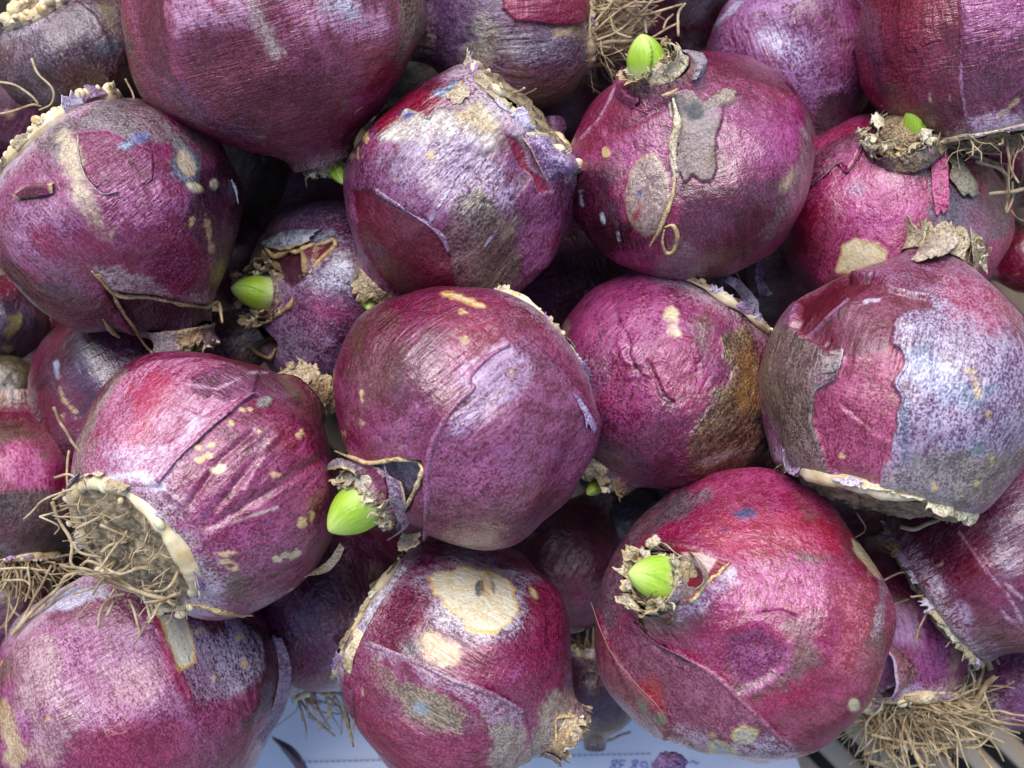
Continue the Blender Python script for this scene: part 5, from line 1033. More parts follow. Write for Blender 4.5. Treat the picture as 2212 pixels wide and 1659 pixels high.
# bulbs deep in the heap that close the gaps
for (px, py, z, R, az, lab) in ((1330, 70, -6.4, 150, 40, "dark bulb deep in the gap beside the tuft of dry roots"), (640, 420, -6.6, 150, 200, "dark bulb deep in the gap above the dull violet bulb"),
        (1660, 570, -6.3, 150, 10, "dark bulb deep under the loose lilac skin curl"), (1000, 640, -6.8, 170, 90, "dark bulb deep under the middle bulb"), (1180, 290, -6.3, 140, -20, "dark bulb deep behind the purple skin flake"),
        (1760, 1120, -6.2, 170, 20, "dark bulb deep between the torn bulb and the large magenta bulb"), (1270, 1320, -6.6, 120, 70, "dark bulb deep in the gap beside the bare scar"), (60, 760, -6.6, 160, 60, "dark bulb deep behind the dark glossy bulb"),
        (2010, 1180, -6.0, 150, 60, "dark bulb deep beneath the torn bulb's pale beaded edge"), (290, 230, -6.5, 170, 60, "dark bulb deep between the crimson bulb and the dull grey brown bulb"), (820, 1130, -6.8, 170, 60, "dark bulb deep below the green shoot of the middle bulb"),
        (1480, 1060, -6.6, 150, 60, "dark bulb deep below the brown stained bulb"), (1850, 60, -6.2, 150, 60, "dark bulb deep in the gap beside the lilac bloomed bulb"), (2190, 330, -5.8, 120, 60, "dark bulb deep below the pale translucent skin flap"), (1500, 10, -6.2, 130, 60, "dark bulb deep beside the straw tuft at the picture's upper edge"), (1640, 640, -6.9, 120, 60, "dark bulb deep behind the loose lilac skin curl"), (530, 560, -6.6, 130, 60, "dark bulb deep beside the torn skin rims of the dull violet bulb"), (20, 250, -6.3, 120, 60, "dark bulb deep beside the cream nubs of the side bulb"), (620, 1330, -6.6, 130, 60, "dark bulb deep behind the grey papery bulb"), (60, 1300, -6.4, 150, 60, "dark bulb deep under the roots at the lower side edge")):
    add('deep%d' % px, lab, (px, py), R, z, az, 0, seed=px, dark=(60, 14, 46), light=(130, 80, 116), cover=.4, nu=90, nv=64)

b = B['B4']
b.sheet([[(1452, 122, .12), (1454, 145, .14), (1460, 172, .1)], [(1486, 112, .1), (1496, 142, .14), (1490, 180, .08)], [(1518, 114, .04), (1534, 140, .06), (1522, 164, .04)]], (92, 74, 84), (176, 164, 170), rag=(0, .2, .1, .1), under=((110, 90, 60), (180, 160, 120)))
b.sheet([[(1318, 195, .02), (1338, 160, .05), (1350, 150, .1)], [(1335, 215, .02), (1352, 190, .14), (1362, 170, .2)], [(1365, 240, .02), (1385, 220, .1), (1395, 195, .1)]], (84, 10, 50), (170, 66, 112), rag=(0, .05, .05, .1))
b.strip([(1462, 365), (1454, 420), (1440, 460), (1422, 500), (1404, 530)], 6)
b.strip([(1436, 490), (1455, 486), (1465, 510), (1455, 540), (1440, 542), (1432, 520), (1436, 492)], 6, .05)
b.strip([(1432, 208, .15), (1446, 200, .2), (1460, 192, .2)], 7)
b.strip([(1455, 215), (1462, 270), (1456, 320), (1463, 372)], 12, .03, l=(228, 214, 186))
b = B['B10']
b.strip([(734, 972, .12), (775, 990, .1), (804, 996, .05), (860, 992, .03), (905, 997, .02)], 7)
b.strip([(905, 997, .02), (914, 1016, .04), (906, 1050, .08), (888, 1090, .1), (870, 1122, .12)], 8, l=(222, 196, 150))
b.sheet([[(822, 1010, .30), (850, 1016, .2), (872, 1040, .05)], [(850, 1070, .3), (868, 1072, .25), (884, 1078, .12)], [(852, 1118, .3), (864, 1116, .25), (872, 1112, .15)], [(834, 1158, .2), (846, 1156, .2), (856, 1148, .15)]], (84, 56, 78), (166, 140, 156), rag=(0, .2, .1, .1), rim=((196, 168, 140), .12, 'r'))
b.sheet([[(737, 985, .1), (768, 992, .25), (800, 998, .2)], [(728, 1000, .3), (765, 1008, .45), (800, 1012, .35)], [(730, 1020, .3), (765, 1026, .5), (800, 1026, .4)]], (76, 58, 66), (160, 144, 146), rag=(.1, .25, .1, .1), rim=((206, 180, 130), .18, 'b'))
b.sheet([[(868, 1130, .1), (890, 1140, .1), (916, 1140, .03)], [(862, 1160, .2), (885, 1166, .16), (918, 1160, .05)], [(852, 1172, .22), (880, 1182, .16), (915, 1172, .05)]], (110, 84, 62), (190, 160, 120), rag=(.1, .5, .2, .2), rim=((206, 178, 126), .3, 'b'))
b.sheet([[(1222, 836, .02), (1246, 856, .05), (1262, 880, .03)], [(1250, 880, .02), (1272, 905, .1), (1288, 925, .05)], [(1258, 925, .02), (1274, 940, .08), (1284, 955, .03)]], (90, 60, 100), (190, 164, 196), rag=(.1, .3, .2, .3))
b = B['B3']
b.sheet([[(1128, 287, .02), (1165, 290, .1), (1205, 310, .14), (1238, 338, .1)], [(1150, 330, .06), (1178, 334, .3), (1208, 350, .36), (1236, 366, .2)], [(1184, 392, .05), (1194, 388, .22), (1206, 380, .25), (1224, 374, .15)]], (96, 56, 96), (186, 166, 196), rag=(.05, .12, .1, .1), rim=((214, 190, 160), .12, 't'), under=((70, 40, 28), (150, 110, 80)))
b.sheet([[(1133, 285, .02), (1150, 310, .12), (1168, 345, .12), (1195, 392, .03)], [(1122, 295, .02), (1138, 322, .2), (1156, 356, .18), (1186, 398, .03)]], (90, 40, 80), (170, 130, 170), rag=(.1, .2, .1, .1), rim=((196, 160, 120), .2, 'b'))
b.sheet([[(955, 205, .02), (980, 186, .03), (1000, 170, .03)], [(965, 222, .03), (990, 208, .06), (1012, 192, .05)], [(978, 240, .02), (1005, 226, .03), (1025, 214, .02)]], (130, 104, 76), (206, 190, 160), rag=(.2, .3, .2, .2))
b = B['B1']
b.strip([(198, 585, .03), (222, 605, .03), (250, 632, .04), (290, 637, .05), (330, 640, .06), (370, 648, .07), (400, 655, .08), (440, 662, .1), (462, 652, .1), (474, 690, .12)], 8)
b.sheet([[(205, 592, .02), (232, 625, .05), (246, 660, .06), (275, 700, .06), (310, 738, .1), (338, 768, .2)], [(218, 592, .02), (248, 630, .12), (262, 665, .15), (285, 700, .15), (318, 730, .15), (344, 760, .2)]], (130, 100, 62), (200, 168, 116), rag=(.2, .2, .0, .1), wm=.5)
b.strip([(222, 688), (240, 712), (258, 728)], 8)
b.sheet([[(40, 420, .03), (80, 400, .08), (120, 392, .03)], [(38, 428, .16), (80, 412, .3), (122, 404, .18)], [(46, 436, .05), (85, 428, .14), (118, 422, .04)]], (70, 6, 34), (126, 40, 66), rag=(.1, .1, .0, .0), rim=((206, 170, 120), .1, 'lr'))
b.strip([(498, 388), (506, 412), (512, 440)], 5, .03, d=(150, 150, 170), l=(220, 220, 236), name="sap_trail")
b = B['B17']
b.strip([(z, w) for z, w in z17(470, 130, 500, 210, 560, 250, 640, 220, 700, 190, 760, 205, 830, 195, 880, 165, 930, 150)], 9, .04)
b.strip(z17(930, 155, 1010, 130, 1090, 110, 1120, 150, 1060, 220, 960, 320, 870, 430), 8, .03)
b.strip(z17(800, 210, 840, 300, 850, 400, 830, 450), 14, .02, l=(170, 140, 100))
b.strip(z17(520, 850, 600, 790, 700, 720, 725, 640), 8, .03, l=(176, 136, 100))
b.strip(z17(235, 900, 260, 1000, 340, 1090, 430, 1170, 530, 1200, 565, 1120), 8, .05, l=(170, 140, 100))
b.sheet([[(z[0], z[1], .02) for z in z17(480, 80, 700, 20, 1000, 10)], [(z[0], z[1], .2) for z in z17(470, 150, 720, 130, 960, 90)], [(z[0], z[1], .16) for z in z17(490, 190, 720, 190, 930, 140)]], (70, 66, 86), (176, 180, 190), rag=(0, .12, .1, .1), rim=((190, 150, 100), .12, 'b'))
b = B['B13']
b.sheet([[(1374, 1296, .15), (1410, 1300, .2), (1452, 1296, .12)], [(1378, 1325, .12), (1415, 1330, .2), (1453, 1322, .1)], [(1392, 1350, .06), (1415, 1358, .12), (1446, 1342, .05)]], (84, 66, 50), (160, 138, 104), rag=(.1, .3, .15, .1), rim=((190, 166, 124), .2, 'b'))
b.strip([(z, w) for z, w in z13(1570, 555, 1500, 640, 1430, 710, 1270, 815, 1180, 930, 1050, 1050, 830, 1075)], 6, .03, l=(232, 204, 148))
b.sheet([[(z[0], z[1], h) for (z, h) in zip(z13(780, 420, 950, 560, 1050, 800, 1030, 1010), (.25, .35, .4, .3))], [(z[0], z[1], h) for (z, h) in zip(z13(1000, 430, 1160, 580, 1250, 780, 1100, 980), (.05, .12, .14, .08))]], (120, 100, 84), (206, 190, 160), rag=(.1, .15, .05, .1), wm=.6)
b = B['B9']
b.sheet([[(c[0], c[1], h) for (c, h) in zip(c6(660, 1240, 690, 1330, 760, 1400), (.0, .02, .02))], [(c[0], c[1], h) for (c, h) in zip(c6(700, 1240, 730, 1340, 790, 1400), (.25, .3, .2))]], (110, 90, 116), (200, 186, 206), rag=(.2, .3, .1, .1))
b.sheet([[(c[0], c[1], h) for (c, h) in zip(c6(880, 620, 960, 610, 1050, 600), (.0, .02, .02))], [(c[0], c[1], h) for (c, h) in zip(c6(900, 680, 990, 690, 1050, 650), (.02, .05, .08))], [(c[0], c[1], h) for (c, h) in zip(c6(900, 760, 970, 770, 1000, 740), (.01, .03, .08))]], (84, 66, 72), (170, 150, 146), rag=(.05, .15, .05, .1), rim=((206, 200, 204), .08, 'r'))
b.sheet([[(2000, 520, .1), (2030, 505, .2), (2062, 505, .2)], [(1985, 545, .1), (2020, 545, .35), (2060, 540, .3)], [(1960, 565, .02), (2000, 575, .1), (2030, 572, .08)]], (120, 96, 84), (206, 186, 160), rag=(.3, .2, .1, .1), wm=.6)
b.sheet([[(2070, 505, .3), (2100, 520, .3), (2118, 545, .2)], [(2080, 545, .3), (2108, 560, .3), (2130, 585, .1)], [(2100, 580, .05), (2118, 590, .05), (2135, 605, .03)]], (116, 100, 84), (200, 186, 156), rag=(.3, .2, .1, .2), wm=.6)
b = B['B5']; zb = float(b.neck_c[2])
b.make_sprout((1984, 296, zb + .1), (1970, 224, zb + .6), 27)
b.sheet([[(c[0], c[1], h) for (c, h) in zip(cr(3, 1580, 1000, 1600, 1150, 1610, 1300, 1640, 1410), (.05, .05, .05, .02))], [(c[0], c[1], h) for (c, h) in zip(cr(3, 1660, 960, 1680, 1120, 1690, 1280, 1700, 1390), (.25, .3, .3, .1))]], (110, 10, 60), (196, 76, 134), rag=(.1, .2, .05, .1))
b.sheet([[(c[0], c[1], h) for (c, h) in zip(cr(3, 1690, 1010, 1740, 1020, 1790, 1040), (.1, .15, .1))], [(c[0], c[1], h) for (c, h) in zip(cr(3, 1700, 1110, 1780, 1120, 1850, 1150), (.15, .25, .15))], [(c[0], c[1], h) for (c, h) in zip(cr(3, 1720, 1200, 1820, 1220, 1930, 1250), (.1, .22, .1))], [(c[0], c[1], h) for (c, h) in zip(cr(3, 1790, 1295, 1850, 1310, 1920, 1290), (.05, .1, .05))]], (96, 86, 70), (160, 150, 126), rag=(.1, .2, .15, .2), wm=.1)
b.sheet([[(1614, 548, -2.6), (1636, 544, -1.9), (1660, 550, -2.4)], [(1611, 600, -2.4), (1634, 600, -1.6), (1656, 606, -2.2)], [(1618, 636, -2.5), (1644, 652, -1.9), (1682, 638, -2.2)]], (84, 50, 100), (186, 176, 206), rag=(.05, .15, .1, .2), world=True, under=((60, 10, 40), (110, 40, 80)))
b = B['B11']
b.sheet([[(1515, 603, .02), (1560, 625, .03), (1605, 662, .03), (1640, 725, .02)], [(1530, 596, .12), (1572, 614, .2), (1618, 652, .22), (1650, 712, .12)]], (110, 90, 120), (206, 196, 214), rag=(.1, .45, .1, .1))
b = B['B12']
b.sheet([[(733, 1172, .0), (712, 1200, .03), (690, 1220, .03), (655, 1246, .02)], [(738, 1182, .1), (718, 1210, .14), (698, 1230, .14), (660, 1242, .05)]], (160, 134, 96), (220, 202, 164), rag=(.1, .2, .0, .0))
b.strip([(410, 1302), (450, 1312), (500, 1325), (545, 1328)], 10, .02)
b = B['B14']
b.strip(cr(8, 1380, 1340, 1430, 1325, 1500, 1330, 1545, 1290), 6, .05)
b.strip(cr(8, 1380, 1340, 1390, 1450, 1395, 1560), 5, .05)
b.strip(cr(8, 1500, 1380, 1450, 1460, 1410, 1540), 9, .05, l=(200, 176, 120))
b.strip([(752, 1450), (752, 1540), (766, 1612)], 8, .04, d=(84, 66, 44), l=(140, 116, 80))
b.sheet([[(884, 1226, .0), (838, 1284, .02), (794, 1358, .02), (762, 1428, .0)], [(874, 1216, .1), (824, 1276, .14), (778, 1350, .16), (744, 1424, .12)]], (120, 92, 110), (216, 204, 212), rag=(.1, .6, .05, .05), n=(50, 10), ragf=9)
b.sheet([[(800, 1346, .0), (784, 1380, .02), (768, 1420, .02), (758, 1460, .0)], [(786, 1340, .12), (768, 1372, .18), (752, 1412, .18), (744, 1452, .1)]], (150, 124, 84), (224, 206, 166), rag=(.1, .5, .05, .05), n=(40, 10), ragf=9)
b = B['B15']
b.sheet([[(585, 1370, .02), (600, 1440, .03), (590, 1520, .03), (548, 1600, .02)], [(606, 1375, .05), (622, 1445, .12), (606, 1530, .12), (556, 1612, .1)]], (84, 56, 86), (156, 134, 160), rag=(.05, .15, .05, .1))
b = B['B20']
pa, pb = W(1884, 1446, -.75), W(2004, 1428, -1.7)
G = []
for u in np.linspace(0, 1, 6):
    c_ = pa + (pb - pa) * u + np.array([0, 0, .12 * math.sin(u * 3.1)]); r_ = (58 - 44 * u ** 1.4) * b.k * (1 + .1 * math.sin(u * 9))
    G.append([c_ + r_ * (math.cos(f) * np.array([.12, -1, 0]) + math.sin(f) * np.array([.25, 0, .9])) for f in np.radians(np.linspace(-35, 235, 8))])
b.sheet3(np.array(G), (66, 18, 32), (186, 124, 130), .45, ((216, 176, 200), .08, 't'), (.14, .05, .06, .06), (40, 30), .014, "skin_flap", 77, wob=.05, wm=.6, under=((50, 34, 34), (120, 92, 88)))


# ---- free edges of overlapping skin layers: a thin lip standing just off the layer beneath
def lip(b, pts, off, d, l, h0=.05, h1=.11, rim=None, n=None, rag=.25):
    off = (off[0] * .42, off[1] * .42); inner = [(p[0] + off[0], p[1] + off[1], h0) for p in pts]; outer = [(p[0], p[1], h1) for p in pts]
    far = [(p[0] + off[0] * 2.2, p[1] + off[1] * 2.2, -.03) for p in pts]
    dn, ln_ = skd(d), skl(l)
    tos = lambda v: tuple(255 * (np.where(v <= .0031308, v * 12.92, 1.055 * np.clip(v, 0, 1) ** (1 / 2.4) - .055)))
    b.sheet([far, inner, outer], tos(dn), tos(ln_), .5, rim=rim, rag=(0, rag, .02, .02), n=(n or 8 * len(pts), 9), th=.01, wob=.012, ragf=7, name="skin_edge", rg=.4, wm=.15)
lip(B['B10'], [(1103, 742), (1047, 776), (1013, 815), (1020, 838), (985, 876), (945, 931), (925, 986), (919, 1042), (917, 1105), (913, 1165)], (11, 3), (88, 22, 54), (190, 142, 182), .06, .10)
lip(B['B14'], [(791, 1386), (881, 1423), (971, 1463), (1031, 1486), (1084, 1511), (1131, 1536)], (-3, 11), (110, 80, 104), (200, 178, 192), .07, .12)
lip(B['B13'], [(1364, 1339), (1420, 1383), (1475, 1413), (1540, 1452), (1601, 1506), (1661, 1566), (1712, 1614)], (-8, 10), (92, 28, 52), (182, 116, 144), .05, .09)
lip(B['B13'], [(1286, 1300), (1320, 1393), (1370, 1463), (1424, 1519), (1450, 1560)], (-11, 6), (96, 16, 44), (164, 100, 116), .06, .12, ((170, 140, 120), .12, 'b'), rag=.45)
lip(B['B12'], [(337, 1045), (390, 990), (443, 936), (477, 903), (530, 863), (552, 852)], (-9, -9), (124, 50, 90), (206, 164, 196), .05, .09)
lip(B['B9'], c6(1350, 560, 1420, 600, 1450, 700, 1375, 820, 1425, 920, 1390, 1030, 1400, 1100, 1370, 1180, 1350, 1330), (9, 1), (84, 62, 96), (204, 194, 214), .03, .05)
lip(B['B9'], c6(1030, 660, 990, 790, 920, 825, 855, 885, 832, 1060, 870, 1200, 930, 1395), (-10, 0), (66, 44, 46), (160, 136, 124), .03, .06)
lip(B['B3'], cr(2, 200, 1228, 350, 1330, 520, 1430, 640, 1530, 690, 1640), (9, -6), (82, 50, 88), (190, 170, 196), .03, .06)
lip(B['B3'], cr(2, 250, 880, 360, 800, 430, 710, 560, 760, 610, 700, 740, 560), (0, 9), (140, 118, 108), (222, 210, 198), .03, .06, rag=.5)
lip(B['B5'], cr(3, 1175, 850, 1185, 905, 1085, 1120, 1022, 1065, 930, 1130, 835, 1208), (-8, -7), (80, 28, 58), (152, 98, 128), .06, .11)
lip(B['B4'], cr(2, 1795, 552, 1850, 650, 1920, 700, 1995, 735), (-6, 8), (100, 14, 62), (186, 90, 136), .03, .07)
lip(B['B1'], [(172, 290), (175, 340), (190, 385), (225, 418), (262, 412)], (-10, 3), (150, 124, 120), (214, 196, 176), .03, .06)

# ---- long roots that can be followed one by one
def z12(z, *p): return [(54.9 + p[i] * .2976, 877.8 + p[i + 1] * .2976, z) for i in range(0, len(p), 2)]
b = B['B12']
for r, z, p in ((.036, 3.5, (200, 0, 300, 200, 450, 400, 620, 620)), (.03, 2.7, (320, 320, 300, 500, 320, 700, 345, 880)), (.03, 3.3, (210, 520, 330, 500, 470, 590, 560, 640)), (.034, 3.5, (270, 610, 420, 660, 600, 710)),
        (.04, 3.2, (190, 690, 260, 850, 340, 980, 330, 1130, 420, 1200, 600, 1280)), (.04, 3.3, (600, 1280, 900, 1380, 1180, 1430, 1475, 1515)), (.024, 3.0, (100, 800, 250, 760, 380, 715, 540, 725)), (.022, 3.0, (100, 800, 240, 870, 210, 935)),
        (.036, 3.9, (370, 890, 540, 800, 600, 705, 740, 705, 900, 850, 1080, 1010)), (.032, 4.0, (540, 860, 700, 930, 870, 990, 940, 1030)), (.036, 4.0, (550, 1060, 620, 1010, 740, 985)), (.034, 3.8, (400, 1150, 480, 1130, 680, 1210, 880, 1160, 1050, 1130)),
        (.036, 3.4, (250, 1155, 420, 1180, 700, 1270, 850, 1380)), (.05, 3.6, (600, 1270, 780, 1330, 1000, 1400, 1090, 1440)), (.03, 3.7, (1050, 1150, 1000, 1250, 880, 1330)), (.03, 3.7, (1100, 1150, 1030, 1210, 1060, 1320, 1110, 1370)),
        (.036, 3.2, (530, 1610, 540, 1490, 600, 1400, 720, 1365)), (.036, 3.1, (590, 1520, 630, 1440, 645, 1385)), (.032, 3.1, (750, 1400, 800, 1530, 830, 1659)), (.034, 3.1, (870, 1380, 895, 1480, 910, 1570)), (.03, 3.3, (350, 980, 400, 1060, 560, 1100)),
        (.03, 3.5, (850, 1260, 870, 1330, 960, 1350)), (.026, 3.6, (600, 870, 620, 960, 600, 1010)), (.03, 3.5, (560, 740, 700, 690, 820, 730, 960, 860))):
    b.long_root(z12(z, *p), r)
b = B['B21']
for r, z, p in ((.03, 0.4, (-180, 1180, 0, 1175, 185, 1195)), (.035, 0.6, (-60, 1640, 30, 1450, 120, 1290, 190, 1155)), (.05, 0.8, (-100, 1660, 60, 1480, 230, 1330, 300, 1230, 420, 1200)), (.03, .4, (-160, 1260, 0, 1270, 60, 1380, 20, 1500)), (.03, .5, (20, 1160, 30, 1300, 0, 1420)), (.03, .5, (150, 1390, 140, 1470, 155, 1500)), (.04, .6, (-20, 1560, 120, 1480, 260, 1360, 360, 1290))):
    b.long_root(z12(z, *p), r)
def z20(z, *p): return [(1865.3 + p[i] * .1567, 1426.4 + p[i + 1] * .1567, z) for i in range(0, len(p), 2)]
b = B['B20']
for r, z, p in ((.10, -1.6, (1010, 870, 1250, 740, 1450, 650, 1600, 500)), (.08, -1.4, (1500, 620, 1620, 450, 1700, 320, 1820, 220)), (.055, -1.2, (1150, 950, 1500, 830, 1830, 690)), (.028, -1.0, (830, 1260, 1200, 1200, 1600, 1180, 1830, 900, 1780, 760, 1660, 430)),
        (.04, -1.2, (100, 1030, 400, 1100, 800, 1160, 1100, 1140)), (.035, -1.3, (0, 1290, 300, 1220, 600, 1180)), (.04, -1.0, (1080, 1150, 1150, 1300, 1220, 1500)), (.045, -1.0, (800, 1190, 870, 1350, 860, 1500)), (.035, -1.0, (700, 1260, 840, 1430, 990, 1450)),
        (.03, -1.0, (850, 1200, 980, 1300, 1080, 1220, 1070, 1180)), (.04, -1.2, (1150, 1060, 1300, 1100, 1550, 1090)), (.035, -1.4, (1330, 1060, 1500, 1060, 1730, 1060)), (.03, -1.0, (285, 500, 240, 660, 60, 840, 20, 1150)), (.05, -1.3, (1150, 1160, 1300, 1240)),
        (.04, -1.5, (300, 1400, 500, 1340, 600, 1320)), (.03, -1.5, (100, 1420, 400, 1470, 800, 1430, 1200, 1250, 1600, 1170)), (.035, -1.6, (0, 1360, 200, 1420, 480, 1400)), (.04, -1.8, (1660, 950, 1690, 760, 1690, 500)), (.035, -1.7, (1380, 940, 1400, 1040)), (.09, -2.2, (1750, 130, 1700, -60, 1720, -220, 1640, -360)), (.05, -2.0, (1560, 400, 1650, 100, 1600, -100, 1480, -260)),
        (.03, -1.7, (1330, 410, 1450, 350, 1560, 280)), (.04, -1.8, (1170, 560, 1190, 420)), (.03, -1.9, (1860, 60, 1800, -120, 1850, -260)), (.03, -1.3, (300, 1150, 600, 1210, 950, 1180, 1400, 1120))):
    b.long_root(z20(z, *p), r)
b = B['B7']
for r, z, p in ((.035, -.2, (1720, 0, 1850, 80, 1960, 100, 2212, 30)), (.03, -.1, (1640, 200, 1760, 100, 1850, 40, 1980, -40)), (.03, 0, (1740, 100, 1770, 200, 1840, 230, 1880, 240)), (.03, -.3, (1960, 120, 1980, 220)), (.03, -.4, (2090, 190, 2110, 130, 2150, 90)), (.035, -.2, (2190, 240, 2180, 100, 2230, 20)), (.03, 0, (1660, 260, 1780, 210, 1900, 120, 2040, -20)), (.03, -.1, (1640, 150, 1740, 30, 1780, -60))):
    b.long_root([(q[0], q[1], z) for q in cr(2, *p)], r)
b = B['B6']
for r, z, p in ((.04, .6, (1850, 1000, 2030, 1060, 2080, 1130, 2110, 1220, 2090, 1380)), (.05, .9, (2280, 1210, 2150, 1240, 1980, 1260)), (.03, .7, (2140, 1180, 2140, 1280, 2100, 1380)), (.03, .6, (1770, 960, 1960, 990, 2060, 1000)), (.025, .5, (2120, 1360, 2180, 1420, 2260, 1450)), (.04, .8, (1900, 1040, 2050, 1090, 2120, 1160))):
    b.long_root([(q[0], q[1], z) for q in cr(3, *p)], r)
b = B['B8']
for r, z, p in ((.03, .6, (-30, 530, 90, 550, 190, 610, 250, 680)), (.028, .7, (205, 380, 260, 490, 340, 580, 330, 670, 250, 710)), (.03, .6, (-20, 745, 90, 715, 200, 680, 270, 690)), (.025, .1, (815, 510, 850, 580, 870, 640))):
    b.long_root([(q[0], q[1], z) for q in cr(1, *p)], r)
b = B['B4']
b.long_root([(1578, 575, -1.5), (1590, 590, -1.2), (1600, 610, -1.2), (1590, 625, -1.4)], .022); b.long_root([(1545, 585, -1.6), (1555, 605, -1.3), (1560, 622, -1.3)], .02)
b = B['B26b']
b.long_root([(1270, 1598, -5.5), (1310, 1600, -5.2), (1340, 1590, -5), (1362, 1582, -5)], .05); b.long_root([(1250, 1510, -4.5), (1285, 1560, -4.8), (1340, 1578, -5)], .03)
b = B['B9']
b.long_root([(1944, 1138, 1.2), (1975, 1143, 1.3), (2005, 1130, 1.2), (2030, 1122, 1.1)], .05); b.long_root([(1850, 1108, .6), (1870, 1140, .4), (1845, 1165, .2)], .02)

B['B20'].root_mat(420, 1.5, (.3, -.1, .25)); B['B7'].root_mat(260, 1.6, (.5, .1, .1)); B['B21'].root_mat(200, 1.1, (.1, -.2, .2)); B['B12'].root_mat(150, .7, (0, 0, .1), .95); B['B26'].root_mat(160, 1.2, (.2, -.2, .1)); B['B6'].root_mat(90, 1.0, (0, -.2, 0))

# ---- paper with writing, loose scraps
zp = -8.22
sheetpts = []
GP = np.array([[W(x, y, zp + dz) for x, dz in ((470, .0), (800, .04), (1250, .0), (1708 + (y - 1600) * .35, .1))] for y in (1462, 1560, 1660, 1800, 1960)])
ns, n_t = 24, 14
s_, t_ = np.meshgrid(np.linspace(0, 1, ns), np.linspace(0, 1, n_t)); V = crom2(GP, s_.ravel(), t_.ravel())
Va = np.concatenate([V, V - [0, 0, .02]]); f1 = grid_faces(ns, n_t)[:, ::-1]
pap = empty("price_sheet", "white paper sheet with a dashed line and blue handwriting on the slats", "paper", None, Matrix.Translation(Vector(W(1100, 1660, zp)) * S))
iv = np.eye(4); iv[:3, 3] = -W(1100, 1660, zp)
mesh("sheet", Va, np.concatenate([f1, f1[:, ::-1] + ns * n_t]), PAPERM, pap, iv)
INK = mat_simple("blue_ink", (52, 56, 170), (70, 74, 190), 60, 0.6, 0); GREY = mat_simple("grey_print", (120, 124, 140), (130, 134, 150), 60, 0.6, 0)
Vd, Fd = [], []
for k in range(62):
    x = 640 + k * 12.4; y = 1646 - (x - 640) * 0.0235
    for (dx, dy) in ((0, -1.6), (9, -1.8), (9, 1.4), (0, 1.6)):
        Vd.append(W(x + dx, y + dy, zp + .13))
    Fd.append([4 * k + 3, 4 * k + 2, 4 * k + 1, 4 * k])
mesh("dashed_line", Vd, Fd, GREY, pap, iv, smooth=False)
def ink(strokes):
    Vs, Fs = [], []
    for st in strokes:
        P = crom(np.array(st, float), np.linspace(0, 1, 8 * len(st))); T = np.gradient(P, axis=0); T /= np.linalg.norm(T, axis=1, keepdims=True) + 1e-9; N_ = np.stack([-T[:, 1], T[:, 0]], 1) * 1.25
        o = len(Vs)
        for p, n_ in zip(P, N_):
            Vs.append(W(p[0] + n_[0], p[1] + n_[1], zp + .15)); Vs.append(W(p[0] - n_[0], p[1] - n_[1], zp + .15))
        for i in range(len(P) - 1):
            Fs.append([o + 2 * i, o + 2 * i + 1, o + 2 * i + 3, o + 2 * i + 2])
    mesh("handwriting", Vs, Fs, INK, pap, iv, smooth=False)
e8 = lambda x: [(x + 14, 1643), (x + 4, 1645), (x + 10, 1655), (x + 12, 1664), (x + 2, 1668), (x, 1660), (x + 10, 1652), (x + 16, 1645), (x + 12, 1642)]
ink([e8(1318), [(1352, 1644), (1340, 1643), (1339, 1651), (1348, 1652), (1340, 1654), (1338, 1664), (1350, 1666)], e8(1362), [(1385, 1664), (1398, 1660), (1396, 1648), (1388, 1646), (1384, 1653), (1393, 1658)], [(1408, 1666), (1409, 1645)],
     [(1420, 1645), (1414, 1655), (1420, 1665), (1428, 1656), (1422, 1645)], [(1450, 1664), (1458, 1646), (1466, 1664)], [(1490, 1648), (1498, 1644), (1504, 1650), (1510, 1646)]])
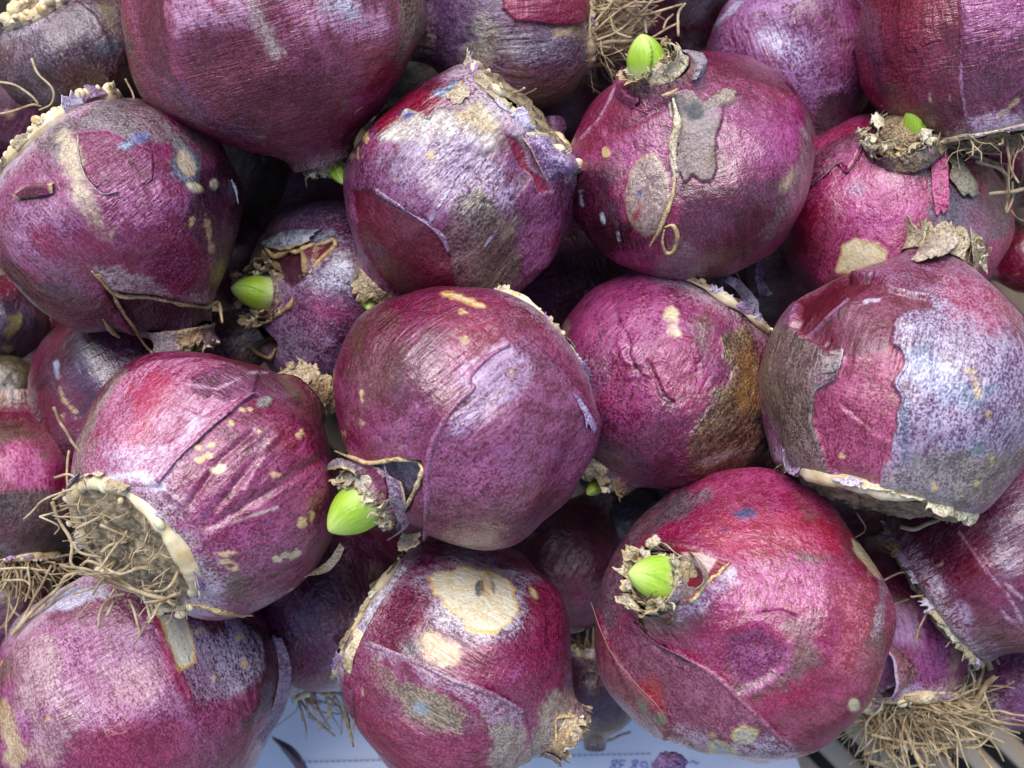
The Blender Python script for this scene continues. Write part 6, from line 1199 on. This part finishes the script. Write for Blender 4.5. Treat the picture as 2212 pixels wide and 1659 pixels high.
def loose(name, label, cat, rows, d, l, **kw):
    G = np.array([[W(*q) for q in r] for r in rows]); c = G.reshape(-1, 3).mean(0)
    class Q: pass
    q = Q(); q.root = None; q.inv = np.eye(4); q.inv[:3, 3] = -c; q.attrs = lambda *a, **k: Bulb.attrs(None, *a, **k)
    o = Bulb.sheet3(q, G, d, l, kw.pop('cv', .5), kw.pop('rim', None), kw.pop('rag', (.1, .1, .1, .1)), (22, 14), .014, name, kw.pop('seed', 5), **kw)
    o.location = Vector(c) * S; o['label'] = label; o['category'] = cat
    return o
loose("loose_skin", "curved purple skin flake wedged behind the greyish bulb with a basal flap", "skin flake", [[(1158, 264, -1.7), (1190, 246, -1.2), (1218, 250, -1.6)], [(1166, 292, -1.7), (1195, 276, -1.2), (1226, 278, -1.6)], [(1186, 312, -1.8), (1202, 310, -1.4), (1216, 302, -1.7)]], (70, 20, 54), (140, 90, 130), seed=3)
loose("loose_skin", "thin maroon skin sliver lying on the white paper", "skin flake", [[(588, 1590, -7.2), (625, 1606, -6.8), (650, 1632, -6.8), (668, 1665, -7.0)], [(587, 1592, -7.0), (617, 1618, -6.5), (642, 1645, -6.5), (664, 1668, -6.8)], [(586, 1593, -7.2), (610, 1622, -6.9), (632, 1652, -7.0), (650, 1682, -7.2)]], (60, 12, 40), (104, 60, 84), rag=(.05, .05, 0, 0), seed=9)
nn, mm = 46, 30
a_ = np.arange(nn) / nn * 6.283; p_ = np.linspace(-1.5, 1.5, mm); A_, P_ = np.meshgrid(a_, p_); V = np.stack([np.cos(A_) * np.cos(P_), np.sin(A_) * np.cos(P_), np.sin(P_)], 2).reshape(-1, 3)
cl = W(1446, 1652, -2.6); V = V * (1 + .35 * fbm(V * 3, 4, 4) + .18 * vn(V * 9, 2))[:, None] * np.array([.42, .34, .26])
o = mesh("skin_crumb", V, grid_faces(nn, mm, True), SKIN, None, None, Bulb.attrs(None, V, lin((90, 50, 100)), lin((190, 150, 196)), .5, ck=.8)); o.location = Vector(cl) * S
o['label'] = "crumbly purple skin crumb hanging below the large magenta bulb, over the paper"; o['category'] = "skin crumb"
